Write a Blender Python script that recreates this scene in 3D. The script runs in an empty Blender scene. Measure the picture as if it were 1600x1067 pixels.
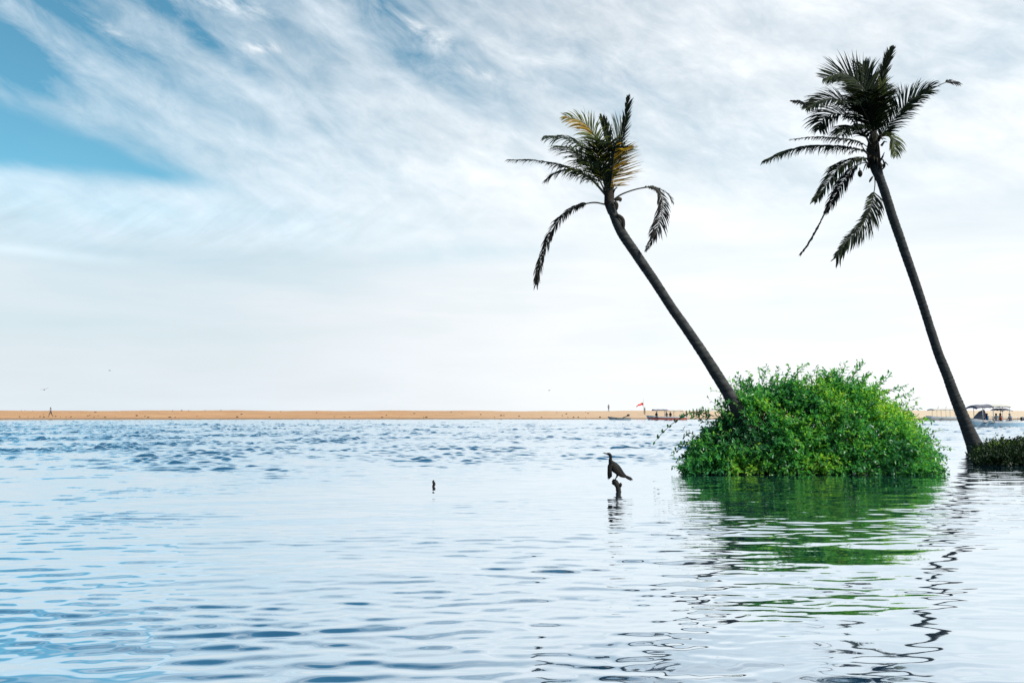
import bpy, math, random
import numpy as np
from mathutils import Vector, Matrix, noise

random.seed(7)
rng = np.random.default_rng(11)
SC = bpy.context.scene
COL = SC.collection
R = math.radians

# ------------------------------------------------------------------ camera
F = 1244.0                      # focal length in pixels of the 1600 px wide photograph
CAM_H = 1.5
PITCH = math.atan((643 - 533.5) / F)
cam_data = bpy.data.cameras.new('camera')
cam = bpy.data.objects.new('camera', cam_data)
COL.objects.link(cam)
cam.location = (0, 0, CAM_H)
cam.rotation_euler = (math.pi / 2 + PITCH, 0, 0)
cam_data.sensor_width = 36
cam_data.lens = F / 1600 * 36
cam_data.clip_start = 0.1
cam_data.clip_end = 12000
SC.camera = cam
CP, SP = math.cos(PITCH), math.sin(PITCH)


def ray(px, py):
    a, b = (px - 800) / F, (533.5 - py) / F
    return Vector((a, CP - b * SP, SP + b * CP))


def at(px, py, Y):
    """the point seen at that pixel, Y metres out"""
    d = ray(px, py)
    k = Y / d.y
    return Vector((d.x * k, Y, CAM_H + d.z * k))


def on_level(px, py, z=0.0):
    d = ray(px, py)
    k = (z - CAM_H) / d.z
    return Vector((d.x * k, d.y * k, z))


def azel(px, py):
    d = ray(px, py).normalized()
    return math.atan2(d.x, d.y), math.asin(d.z)


# ------------------------------------------------------------------ materials
def new_mat(name):
    m = bpy.data.materials.new(name)
    m.use_nodes = True
    nt = m.node_tree
    nt.nodes.clear()
    out = nt.nodes.new('ShaderNodeOutputMaterial')
    return m, nt, out


def N(nt, kind, **kw):
    n = nt.nodes.new(kind)
    for k, v in kw.items():
        if k.startswith('i_'):
            n.inputs[k[2:].replace('_', ' ')].default_value = v
        else:
            setattr(n, k, v)
    return n


def L(nt, a, b):
    nt.links.new(a, b)


def math_node(nt, op, a, b=None, c=None, clamp=False):
    n = nt.nodes.new('ShaderNodeMath')
    n.operation = op
    n.use_clamp = clamp
    for i, v in enumerate((a, b, c)):
        if v is None:
            continue
        if isinstance(v, (int, float)):
            n.inputs[i].default_value = v
        else:
            nt.links.new(v, n.inputs[i])
    return n.outputs[0]


def ramp(nt, fac, stops):
    n = nt.nodes.new('ShaderNodeValToRGB')
    cr = n.color_ramp
    while len(cr.elements) < len(stops):
        cr.elements.new(0.5)
    for e, (p, c) in zip(cr.elements, stops):
        e.position = p
        e.color = (*c, 1)
    nt.links.new(fac, n.inputs[0])
    return n.outputs[0]


def mat_plain(name, c1, c2, scale=6.0, rough=0.7, bump=0.0, spec=0.3, stretch=(1, 1, 1)):
    m, nt, out = new_mat(name)
    tc = N(nt, 'ShaderNodeTexCoord')
    mp = N(nt, 'ShaderNodeMapping')
    mp.inputs['Scale'].default_value = stretch
    L(nt, tc.outputs['Object'], mp.inputs[0])
    nz = N(nt, 'ShaderNodeTexNoise', i_Scale=scale, i_Detail=5.0)
    L(nt, mp.outputs[0], nz.inputs['Vector'])
    col = ramp(nt, nz.outputs['Fac'], [(0.3, c1), (0.7, c2)])
    p = N(nt, 'ShaderNodeBsdfPrincipled', i_Roughness=rough)
    p.inputs['Specular IOR Level'].default_value = spec
    L(nt, col, p.inputs['Base Color'])
    if bump:
        b = N(nt, 'ShaderNodeBump', i_Strength=bump)
        L(nt, nz.outputs['Fac'], b.inputs['Height'])
        L(nt, b.outputs[0], p.inputs['Normal'])
    L(nt, p.outputs[0], out.inputs[0])
    return m


def mat_leaf(name, stops, trans=0.35, rough=0.45, spec=0.35, tcol=1.0):
    m, nt, out = new_mat(name)
    at_ = N(nt, 'ShaderNodeAttribute', attribute_name='tint')
    col = ramp(nt, at_.outputs['Fac'], stops)
    p = N(nt, 'ShaderNodeBsdfPrincipled', i_Roughness=rough)
    p.inputs['Specular IOR Level'].default_value = spec
    L(nt, col, p.inputs['Base Color'])
    t = N(nt, 'ShaderNodeBsdfTranslucent')
    mx0 = N(nt, 'ShaderNodeMix', data_type='RGBA', blend_type='MULTIPLY')
    mx0.inputs['Factor'].default_value = 1
    L(nt, col, mx0.inputs['A'])
    mx0.inputs['B'].default_value = (1.25 * tcol, 1.15 * tcol, 0.5 * tcol, 1)
    L(nt, mx0.outputs['Result'], t.inputs[0])
    mx = N(nt, 'ShaderNodeMixShader')
    mx.inputs[0].default_value = trans
    L(nt, p.outputs[0], mx.inputs[1])
    L(nt, t.outputs[0], mx.inputs[2])
    L(nt, mx.outputs[0], out.inputs[0])
    return m


# ------------------------------------------------------------------ mesh helpers
def tag(o, label=None, cat=None, group=None, kind=None):
    for k, v in (('label', label), ('category', cat), ('group', group), ('kind', kind)):
        if v:
            o[k] = v
    return o


def empty(name, loc, rz=0.0):
    o = bpy.data.objects.new(name, None)
    COL.objects.link(o)
    o.location = loc
    o.rotation_euler = (0, 0, rz)
    o.empty_display_size = 0.2
    return o


def root_loc(o):
    v = Vector((0, 0, 0))
    while o is not None:
        v = v + o.location
        o = o.parent
    return v


class MB:
    """collects quads and tubes; build() links them as one mesh object"""

    def __init__(self):
        self.v, self.f, self.m, self.t = [], [], [], []

    def add(self, verts, faces, mat=0, tint=0.5):
        o = len(self.v)
        self.v += [tuple(p) for p in verts]
        for f in faces:
            self.f.append(tuple(i + o for i in f))
            self.m.append(mat)
            self.t.append(tint)

    def tube(self, pts, radii, seg=8, mat=0, cap=True, tint=0.5, ell=None, up=None, wob=0.0):
        """a tube through pts; ell = (side, up) multipliers per point"""
        n = len(pts)
        pts = [Vector(p) for p in pts]
        vs, fs = [], []
        prev = None
        for i, p in enumerate(pts):
            t = (pts[min(i + 1, n - 1)] - pts[max(i - 1, 0)])
            if t.length < 1e-9:
                t = Vector((0, 0, 1))
            t.normalize()
            ref = Vector(up) if up is not None else (prev if prev is not None else (Vector((0, 1, 0)) if abs(t.y) < 0.9 else Vector((1, 0, 0))))
            b = ref - t * ref.dot(t)
            if b.length < 1e-6:
                b = t.orthogonal()
            b.normalize()
            prev = b
            a = b.cross(t)
            r = radii[i] if hasattr(radii, '__len__') else radii
            ea, eb = (1, 1) if ell is None else ell[i]
            for k in range(seg):
                th = 2 * math.pi * k / seg
                rr = r * (1 + wob * (random.random() - 0.5))
                vs.append(p + a * (rr * ea * math.cos(th)) + b * (rr * eb * math.sin(th)))
        for i in range(n - 1):
            for k in range(seg):
                k2 = (k + 1) % seg
                fs.append((i * seg + k, i * seg + k2, (i + 1) * seg + k2, (i + 1) * seg + k))
        if cap:
            fs.append(tuple(range(seg - 1, -1, -1)))
            fs.append(tuple((n - 1) * seg + k for k in range(seg)))
        self.add(vs, fs, mat, tint)

    def box(self, c, s, mat=0, rz=0.0):
        cx, cy, cz = c
        hx, hy, hz = s[0] / 2, s[1] / 2, s[2] / 2
        cs, sn = math.cos(rz), math.sin(rz)
        vs = []
        for z in (-hz, hz):
            for x, y in ((-hx, -hy), (hx, -hy), (hx, hy), (-hx, hy)):
                vs.append((cx + x * cs - y * sn, cy + x * sn + y * cs, cz + z))
        self.add(vs, [(3, 2, 1, 0), (4, 5, 6, 7), (0, 1, 5, 4), (1, 2, 6, 5), (2, 3, 7, 6), (3, 0, 4, 7)], mat)

    def build(self, name, mats, parent=None, smooth=True, local=False):
        me = bpy.data.meshes.new(name)
        off = Vector((0, 0, 0)) if (parent is None or local) else root_loc(parent)
        me.from_pydata([(a - off.x, b - off.y, c - off.z) for a, b, c in self.v], [], self.f)
        if not isinstance(mats, (list, tuple)):
            mats = [mats]
        for m in mats:
            me.materials.append(m)
        me.polygons.foreach_set('material_index', self.m)
        at_ = me.attributes.new('tint', 'FLOAT', 'FACE')
        at_.data.foreach_set('value', self.t)
        if smooth:
            me.polygons.foreach_set('use_smooth', [True] * len(self.f))
        me.update()
        o = bpy.data.objects.new(name, me)
        COL.objects.link(o)
        o.parent = parent
        return o


def np_mesh(name, V, Fq, mats, tint=None, smooth=True, parent=None, mat_idx=None):
    """V (n,3), Fq (m,4) -> one mesh object"""
    off = np.array(root_loc(parent)) if parent is not None else np.zeros(3)
    me = bpy.data.meshes.new(name)
    V = np.asarray(V, dtype=np.float64) - off
    me.vertices.add(len(V))
    me.vertices.foreach_set('co', V.astype(np.float32).ravel())
    m = len(Fq)
    k = Fq.shape[1]
    me.loops.add(m * k)
    me.loops.foreach_set('vertex_index', Fq.astype(np.int32).ravel())
    me.polygons.add(m)
    me.polygons.foreach_set('loop_start', np.arange(0, m * k, k, dtype=np.int32))
    me.polygons.foreach_set('loop_total', np.full(m, k, dtype=np.int32))
    for mm in (mats if isinstance(mats, (list, tuple)) else [mats]):
        me.materials.append(mm)
    if mat_idx is not None:
        me.polygons.foreach_set('material_index', np.asarray(mat_idx, dtype=np.int32))
    if tint is not None:
        a = me.attributes.new('tint', 'FLOAT', 'FACE')
        a.data.foreach_set('value', np.asarray(tint, dtype=np.float32))
    me.polygons.foreach_set('use_smooth', np.full(m, smooth))
    me.update(calc_edges=True)
    o = bpy.data.objects.new(name, me)
    COL.objects.link(o)
    o.parent = parent
    return o


def spline(pts, n):
    """Catmull-Rom through pts, n samples"""
    P = [Vector(p) for p in pts]
    P = [P[0] * 2 - P[1]] + P + [P[-1] * 2 - P[-2]]
    seg = len(P) - 3
    out = []
    for i in range(n):
        u = i / (n - 1) * seg
        k = min(int(u), seg - 1)
        t = u - k
        p0, p1, p2, p3 = P[k:k + 4]
        out.append(0.5 * ((2 * p1) + (p2 - p0) * t + (2 * p0 - 5 * p1 + 4 * p2 - p3) * t * t + (3 * p1 - p0 - 3 * p2 + p3) * t ** 3))
    return out


def interp(xs, ys, x):
    return float(np.interp(x, xs, ys))


# ------------------------------------------------------------------ sun and sky
SUN_AZ, SUN_EL = R(118), R(42)          # azimuth from the view direction towards the right
sun_data = bpy.data.lights.new('sun', 'SUN')
sun = bpy.data.objects.new('sun', sun_data)
COL.objects.link(sun)
sun_data.energy = 5.0
sun_data.angle = R(0.6)
sun_data.color = (1.0, 0.94, 0.84)
sdir = Vector((math.sin(SUN_AZ) * math.cos(SUN_EL), math.cos(SUN_AZ) * math.cos(SUN_EL), math.sin(SUN_EL)))
sun.rotation_euler = sdir.to_track_quat('Z', 'Y').to_euler()
sun.location = sdir * 60

W = bpy.data.worlds.new('World')
SC.world = W
W.use_nodes = True
nt = W.node_tree
nt.nodes.clear()
wout = N(nt, 'ShaderNodeOutputWorld')
bg = N(nt, 'ShaderNodeBackground')
SKY_STRENGTH = 0.12
CLEAR_TINT = (0.58, 1.06, 0.96, 1)
bg.inputs['Strength'].default_value = SKY_STRENGTH
L(nt, bg.outputs[0], wout.inputs[0])
sky = N(nt, 'ShaderNodeTexSky', sky_type='NISHITA', sun_disc=False)
sky.sun_elevation = SUN_EL
sky.sun_rotation = SUN_AZ
sky.dust_density = 0.6
sky.air_density = 1.0
sky.ozone_density = 2.0
tc = N(nt, 'ShaderNodeTexCoord')
sep = N(nt, 'ShaderNodeSeparateXYZ')
L(nt, tc.outputs['Generated'], sep.inputs[0])
mm = lambda op, a, b=None, c=None, clamp=False: math_node(nt, op, a, b, c, clamp)
AZ = mm('ARCTAN2', sep.outputs[0], sep.outputs[1])
EL = mm('ARCSINE', mm('MAXIMUM', mm('MINIMUM', sep.outputs[2], 1.0), -1.0))
comb = N(nt, 'ShaderNodeCombineXYZ')
L(nt, AZ, comb.inputs[0])
L(nt, EL, comb.inputs[1])
UV = comb.outputs[0]


def sky_noise(rot, sx, sy, scale, detail=6, rough=0.55, dist=0.0, seed=0.0):
    mp = N(nt, 'ShaderNodeMapping')
    mp.inputs['Rotation'].default_value = (0, 0, R(rot))
    L(nt, UV, mp.inputs[0])
    mp2 = N(nt, 'ShaderNodeMapping')
    mp2.inputs['Scale'].default_value = (sx, sy, 1)
    mp2.inputs['Location'].default_value = (seed, seed * 0.7, seed * 0.3)
    L(nt, mp.outputs[0], mp2.inputs[0])
    nz = N(nt, 'ShaderNodeTexNoise', i_Scale=scale, i_Detail=float(detail), i_Roughness=rough, i_Distortion=dist)
    L(nt, mp2.outputs[0], nz.inputs['Vector'])
    return nz.outputs['Fac']


def sstep(x, a, b):
    n = nt.nodes.new('ShaderNodeMapRange')
    n.interpolation_type = 'SMOOTHSTEP'
    n.inputs['From Min'].default_value = a
    n.inputs['From Max'].default_value = b
    L(nt, x, n.inputs['Value'])
    return n.outputs[0]


wA = sky_noise(20, 1.0, 3.0, 5.0, 7, 0.6, 0.3, 3.1)      # edge ruffles
wB = sky_noise(27, 1.0, 4.2, 3.2, 7, 0.55, 0.6, 8.4)     # long diagonal streaks
wC = sky_noise(0, 1.0, 6.0, 3.0, 6, 0.55, 0.2, 1.7)      # level haze streaks
wD = sky_noise(24, 1.0, 2.2, 14.0, 7, 0.65, 0.4, 5.0)    # fine fleece
wE = sky_noise(-32, 1.0, 4.5, 11.0, 5, 0.55, 0.6, 2.2)   # fringe under the cloud bank


def line_side(pA, pB, warp, amt):
    """signed distance (radians) above the line A-B in azimuth/elevation, ruffled"""
    (ax, ay), (bx, by) = azel(*pA), azel(*pB)
    dx, dy = bx - ax, by - ay
    ln = math.hypot(dx, dy)
    nx, ny = -dy / ln, dx / ln
    d = mm('ADD', mm('MULTIPLY', mm('SUBTRACT', AZ, ax), nx), mm('MULTIPLY', mm('SUBTRACT', EL, ay), ny))
    return mm('ADD', d, mm('MULTIPLY', mm('SUBTRACT', warp, 0.5), amt))


def blob(p, sx, sy, rot=0.0):
    """soft patch; sizes in photo pixels"""
    ax, ay = azel(*p)
    c, s = math.cos(R(rot)), math.sin(R(rot))
    du, dv = mm('SUBTRACT', AZ, ax), mm('SUBTRACT', EL, ay)
    a = mm('MULTIPLY', mm('ADD', mm('MULTIPLY', du, c), mm('MULTIPLY', dv, s)), F / sx)
    b = mm('MULTIPLY', mm('ADD', mm('MULTIPLY', du, -s), mm('MULTIPLY', dv, c)), F / sy)
    r2 = mm('ADD', mm('MULTIPLY', a, a), mm('MULTIPLY', b, b))
    return mm('EXPONENT', mm('MULTIPLY', r2, -1.0))


# the clear blue wedge low on the left
up_edge = line_side((0, 135), (415, 308), wA, 0.05)
lo_edge = line_side((0, 268), (400, 303), wA, 0.040)
wedge = mm('MULTIPLY', sstep(up_edge, 0.012, -0.022), sstep(lo_edge, -0.010, 0.016))
wedge = mm('MULTIPLY', wedge, sstep(AZ, azel(450, 300)[0], azel(250, 250)[0]))

holes = None
for p, sx, sy, rot, amt in [((-20, 75), 170, 62, -12, 0.95), ((285, 30), 170, 36, -28, 0.95), ((150, 190), 120, 26, -28, 0.35),
                            ((640, 70), 220, 66, -22, 0.62), ((900, 120), 240, 80, -18, 0.42), ((560, 5), 240, 44, -10, 0.6), ((430, 120), 150, 30, -28, 0.35),
                            ((1080, 200), 260, 80, -15, 0.25), ((1560, 60), 240, 60, 15, 0.22), ((700, 395), 170, 22, 2, 0.2),
                            ((-350, -330), 640, 300, -10, 1.0), ((200, -330), 600, 250, -8, 1.0), ((1000, -420), 800, 260, 0, 0.8)]:
    h = mm('MULTIPLY', blob(p, sx, sy, rot), amt)
    holes = h if holes is None else mm('MAXIMUM', holes, h)
streak = mm('ADD', mm('MULTIPLY', mm('SUBTRACT', wB, 0.5), 1.1), mm('MULTIPLY', mm('SUBTRACT', wD, 0.5), 1.15))
holes = mm('MULTIPLY', holes, mm('SUBTRACT', 1.0, mm('MULTIPLY', streak, 0.9)), clamp=True)
high = sstep(EL, 0.16, 0.34)                             # diagonal cirrus fills the upper sky
cover = mm('ADD', 0.90, mm('MULTIPLY', mm('MULTIPLY', streak, high), 0.36))
cover = mm('ADD', cover, mm('MULTIPLY', mm('SUBTRACT', wC, 0.55), 0.35))
cover = mm('SUBTRACT', cover, mm('MULTIPLY', sstep(EL, 0.47, 0.70), 0.75))
cover = mm('ADD', cover, mm('MULTIPLY', sstep(EL, 0.24, 0.12), 0.12))
cover = mm('SUBTRACT', cover, holes)
cover = mm('MULTIPLY', cover, mm('SUBTRACT', 1.0, mm('MULTIPLY', wedge, 0.97)))
for p, sx, sy, rot, amt in [((412, 75), 26, 7, 4, 1.5), ((650, 46), 55, 13, -24, 1.1), ((340, 4), 60, 9, -3, 1.3), ((735, 112), 40, 8, -8, 0.9), ((160, 42), 30, 8, -20, 0.8)]:
    cover = mm('ADD', cover, mm('MULTIPLY', blob(p, sx, sy, rot), mm('MULTIPLY', mm('ADD', mm('MULTIPLY', mm('SUBTRACT', wD, 0.5), 4.0), 0.35), amt * 0.55)))
cover = mm('MAXIMUM', mm('MINIMUM', cover, 1.0), 0.0)

# brightness of the cloud itself: whiter towards the sun and in the fleece, greyer low on the left
right = sstep(AZ, -0.45, 0.35)
lowl = mm('MULTIPLY', sstep(EL, 0.27, 0.17), mm('SUBTRACT', 1.0, right))
fringe = mm('MULTIPLY', blob((260, 345), 420, 40, 4), mm('SUBTRACT', wE, 0.45))
bri = mm('ADD', 0.865, mm('MULTIPLY', right, 0.11))
bri = mm('ADD', bri, mm('MULTIPLY', high, 0.055))
bri = mm('ADD', bri, mm('MULTIPLY', mm('MULTIPLY', streak, high), 0.18))
wF = sky_noise(10, 1.0, 1.5, 26.0, 5, 0.6, 0.3, 6.6)
bri = mm('ADD', bri, mm('MULTIPLY', mm('MULTIPLY', mm('SUBTRACT', wF, 0.5), high), 0.22))
bri = mm('ADD', bri, mm('MULTIPLY', mm('SUBTRACT', wC, 0.5), 0.18))
bri = mm('SUBTRACT', bri, mm('MULTIPLY', lowl, 0.06))
bri = mm('ADD', bri, mm('MULTIPLY', fringe, 0.55))
bri = mm('ADD', bri, mm('MULTIPLY', blob((60, 290), 420, 34, -4), 0.14))
bri = mm('ADD', bri, mm('MULTIPLY', blob((40, 392), 110, 7, -2), 0.12))
bri = mm('ADD', bri, mm('MULTIPLY', blob((1150, 500), 620, 260, 0), 0.06))
tintn = N(nt, 'ShaderNodeMix', data_type='RGBA')
L(nt, sstep(AZ, -0.5, 0.15), tintn.inputs['Factor'])
tintn.inputs['A'].default_value = (0.90, 0.99, 1.06, 1)
tintn.inputs['B'].default_value = (0.965, 0.995, 1.02, 1)
ccol = N(nt, 'ShaderNodeMix', data_type='RGBA', blend_type='MULTIPLY')
ccol.inputs['Factor'].default_value = 1
L(nt, tintn.outputs['Result'], ccol.inputs['A'])
bri_s = mm('MULTIPLY', bri, 0.83 / SKY_STRENGTH)
L(nt, bri_s, ccol.inputs['B'])
clear = N(nt, 'ShaderNodeMix', data_type='RGBA', blend_type='MULTIPLY')
clear.inputs['Factor'].default_value = 1
L(nt, sky.outputs[0], clear.inputs['A'])
clear.inputs['B'].default_value = CLEAR_TINT
mixs = N(nt, 'ShaderNodeMix', data_type='RGBA')
L(nt, cover, mixs.inputs['Factor'])
L(nt, clear.outputs['Result'], mixs.inputs['A'])
L(nt, ccol.outputs['Result'], mixs.inputs['B'])
L(nt, mixs.outputs['Result'], bg.inputs['Color'])

# ------------------------------------------------------------------ water
def smooth(a, b, x):
    t = np.clip((x - a) / (b - a), 0, 1)
    return t * t * (3 - 2 * t)


def lump(x, y, seeds, lam):
    """slow patchiness, about -1..1"""
    s = np.zeros_like(x)
    r = np.random.default_rng(seeds)
    for _ in range(7):
        th = r.uniform(0, 2 * math.pi)
        k = 2 * math.pi / (lam * r.uniform(0.6, 1.7))
        s += np.sin(k * (x * math.cos(th) + y * math.sin(th)) + r.uniform(0, 6.28))
    return s / 3.0


def waves(x, y, lam0, lam1, n, slope, seed, spread=0.5, head=math.pi / 2):
    r = np.random.default_rng(seed)
    h = np.zeros_like(x)
    for i in range(n):
        lam = lam0 * (lam1 / lam0) ** ((i + r.uniform(0, 1)) / n)
        k = 2 * math.pi / lam
        th = head + r.normal(0, spread)
        a = slope / k * math.sqrt(2.0 / n)
        h += a * np.sin(k * (x * math.cos(th) + y * math.sin(th)) + r.uniform(0, 6.28))
    return h


def ridge(x, y, y0, tilt, amp, wid, seed, x0, x1):
    yy = y - (y0 + tilt * x + 0.25 * np.sin(x * 0.35 + seed) + 0.12 * np.sin(x * 1.1 + seed * 2))
    a = amp * np.clip(0.6 + 0.55 * lump(x, y * 0.2, seed, 5.0), 0, 1.6)
    a = a * smooth(x0 - 3, x0 + 3, x) * smooth(x1 + 3, x1 - 3, x)
    return a * (np.exp(-(yy / wid) ** 2) - 0.5 * np.exp(-((yy - 1.7 * wid) / wid) ** 2) + 0.35 * np.exp(-((yy + 2.6 * wid) / wid) ** 2))


def water_height(x, y):
    d = np.hypot(x, y)
    lft = smooth(0.05, -0.45, x / np.maximum(y, 1))
    patch = np.clip(0.75 + 0.50 * lump(x, y, 5, 5.0), 0.2, 1.6)
    near = smooth(60, 12, d)
    h = waves(x, y, 0.13, 0.36, 44, 0.058, 21, 0.24) * patch * near * (1 + 0.65 * lft)
    h += waves(x, y, 0.42, 1.0, 18, 0.017, 22, 0.26) * near
    h += waves(x, y, 1.2, 2.6, 8, 0.014, 27, 0.4) * near
    fine = smooth(11.5, 5, d) * np.clip(0.6 + 0.7 * lump(x, y, 9, 2.6), 0.0, 1.7)
    h += waves(x, y, 0.09, 0.18, 18, 0.030, 23, 0.35) * fine
    chop = smooth(13.0, 30.0, y - 0.7 * np.maximum(x - 1, 0) + 2.2 * lump(x, y, 12, 8.0))
    c = waves(x, y, 0.30, 1.0, 70, 0.17, 24, 0.5) * (1 + 0.35 * lft)
    c = c + 0.6 * c * np.abs(c) / 0.05                      # peaked crests, flat troughs
    h += np.clip(c, -0.10, 0.11) * chop * np.clip(0.75 + 0.5 * lump(x, y, 13, 9.0), 0.2, 1.6) * smooth(175, 130, d)
    h += waves(x, y, 1.6, 5.0, 18, 0.045, 25, 0.55) * smooth(22, 60, d) * smooth(165, 135, d)
    h += ridge(x, y, 17.6, -0.06, 0.040, 0.28, 3, -15, -2)
    h += ridge(x, y, 88.0, 0.0, 0.15, 1.1, 8, -80, 70)
    h += ridge(x, y, 46.0, 0.03, 0.05, 0.7, 14, -30, 10)
    return h


def make_water(mat):
    r = list(np.arange(0.6, 3.0, 0.2))
    d = 3.0
    while d < 6000:
        r.append(d)
        if d < 8:
            s = 0.022
        elif d < 14:
            s = 0.036
        elif d < 26:
            s = 0.065
        elif d < 100:
            s = 0.085 + (d - 26) * 0.0012
        elif d < 175:
            s = 0.35
        else:
            s = d * 0.2
        d += s
    r = np.array(r)
    th = np.concatenate([np.linspace(-math.pi, -R(44), 40, endpoint=False), np.linspace(-R(44), R(44), 860, endpoint=False), np.linspace(R(44), math.pi, 41)])
    RR, TH = np.meshgrid(r, th, indexing='ij')
    X, Y = RR * np.sin(TH), RR * np.cos(TH)
    Z = water_height(X.ravel(), Y.ravel())
    V = np.stack([X.ravel(), Y.ravel(), Z], 1)
    n, m = RR.shape
    i = np.arange(n - 1)[:, None] * m + np.arange(m - 1)[None, :]
    Fq = np.stack([i, i + m, i + m + 1, i + 1], -1).reshape(-1, 4)
    o = np_mesh('water', V, Fq, mat)
    return tag(o, 'rippled lagoon water reflecting the pale sky', None, kind='structure')


def water_mat():
    m, nt, out = new_mat('lagoon_water')
    mm = lambda op, a, b=None, c=None, clamp=False: math_node(nt, op, a, b, c, clamp)
    geo = N(nt, 'ShaderNodeNewGeometry')
    pos = geo.outputs['Position']
    sp = N(nt, 'ShaderNodeSeparateXYZ')
    L(nt, pos, sp.inputs[0])

    def slope(scale, sx, sy, amp, detail=2.0):
        mp = N(nt, 'ShaderNodeMapping')
        mp.inputs['Scale'].default_value = (sx, sy, 1)
        L(nt, pos, mp.inputs[0])
        nz = N(nt, 'ShaderNodeTexNoise', i_Scale=scale, i_Detail=detail, i_Roughness=0.5)
        L(nt, mp.outputs[0], nz.inputs['Vector'])
        sub = N(nt, 'ShaderNodeVectorMath', operation='SUBTRACT')
        L(nt, nz.outputs['Color'], sub.inputs[0])
        sub.inputs[1].default_value = (0.5, 0.5, 0.5)
        mul = N(nt, 'ShaderNodeVectorMath', operation='MULTIPLY')
        L(nt, sub.outputs[0], mul.inputs[0])
        mul.inputs[1].default_value = (amp * 0.6, amp, 0)
        return mul.outputs[0]

    # wind chop on the open water; the sheltered water near the bush stays smooth
    pn = N(nt, 'ShaderNodeTexNoise', i_Scale=0.09, i_Detail=3.0)
    L(nt, pos, pn.inputs['Vector'])
    edge = mm('ADD', mm('ADD', sp.outputs[1], mm('MULTIPLY', mm('MAXIMUM', mm('SUBTRACT', sp.outputs[0], 1.0), 0.0), -0.7)), mm('MULTIPLY', mm('SUBTRACT', pn.outputs['Fac'], 0.5), 9.0))
    mr = N(nt, 'ShaderNodeMapRange', interpolation_type='SMOOTHSTEP')
    mr.inputs['From Min'].default_value = 14
    mr.inputs['From Max'].default_value = 32
    L(nt, edge, mr.inputs['Value'])
    chop = mr.outputs[0]
    s1 = slope(1.4, 0.55, 0.8, 0.44, 4.0)
    s2 = slope(3.2, 0.6, 1.0, 0.36, 3.0)
    s3 = slope(0.30, 0.45, 0.5, 0.10, 2.0)
    add = N(nt, 'ShaderNodeVectorMath', operation='ADD')
    L(nt, s1, add.inputs[0])
    L(nt, s2, add.inputs[1])
    add3 = N(nt, 'ShaderNodeVectorMath', operation='ADD')
    L(nt, add.outputs[0], add3.inputs[0])
    L(nt, s3, add3.inputs[1])
    sc = N(nt, 'ShaderNodeVectorMath', operation='SCALE')
    L(nt, add3.outputs[0], sc.inputs[0])
    L(nt, chop, sc.inputs['Scale'])
    # faint ripple everywhere
    s4 = slope(6.0, 0.6, 1.0, 0.055, 3.0)
    add2 = N(nt, 'ShaderNodeVectorMath', operation='ADD')
    L(nt, sc.outputs[0], add2.inputs[0])
    L(nt, s4, add2.inputs[1])
    addn = N(nt, 'ShaderNodeVectorMath', operation='ADD')
    L(nt, add2.outputs[0], addn.inputs[0])
    L(nt, geo.outputs['Normal'], addn.inputs[1])
    nrm = N(nt, 'ShaderNodeVectorMath', operation='NORMALIZE')
    L(nt, addn.outputs[0], nrm.inputs[0])
    lw = N(nt, 'ShaderNodeLayerWeight', i_Blend=0.5)
    L(nt, nrm.outputs[0], lw.inputs['Normal'])
    fcv = N(nt, 'ShaderNodeFloatCurve')           # reflectance against facing: strong at grazing, weak looking down
    cv = fcv.mapping.curves[0]
    for i, (a, b) in enumerate([(0.0, 0.08), (0.40, 0.22), (0.58, 0.46), (0.70, 0.83), (1.0, 0.99)]):
        if i in (0, 4):
            cv.points[0 if i == 0 else -1].location = (a, b)
        else:
            cv.points.new(a, b)
    fcv.mapping.update()
    L(nt, lw.outputs['Facing'], fcv.inputs['Value'])
    fac = fcv.outputs[0]
    gl = N(nt, 'ShaderNodeBsdfGlossy', i_Roughness=0.035)
    gl.inputs['Color'].default_value = (0.90, 0.96, 1.0, 1)
    L(nt, nrm.outputs[0], gl.inputs['Normal'])
    df = N(nt, 'ShaderNodeBsdfDiffuse')
    df.inputs['Color'].default_value = (0.012, 0.06, 0.125, 1)
    mx = N(nt, 'ShaderNodeMixShader')
    L(nt, fac, mx.inputs[0])
    L(nt, df.outputs[0], mx.inputs[1])
    L(nt, gl.outputs[0], mx.inputs[2])
    L(nt, mx.outputs[0], out.inputs[0])
    return m


make_water(water_mat())

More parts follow.
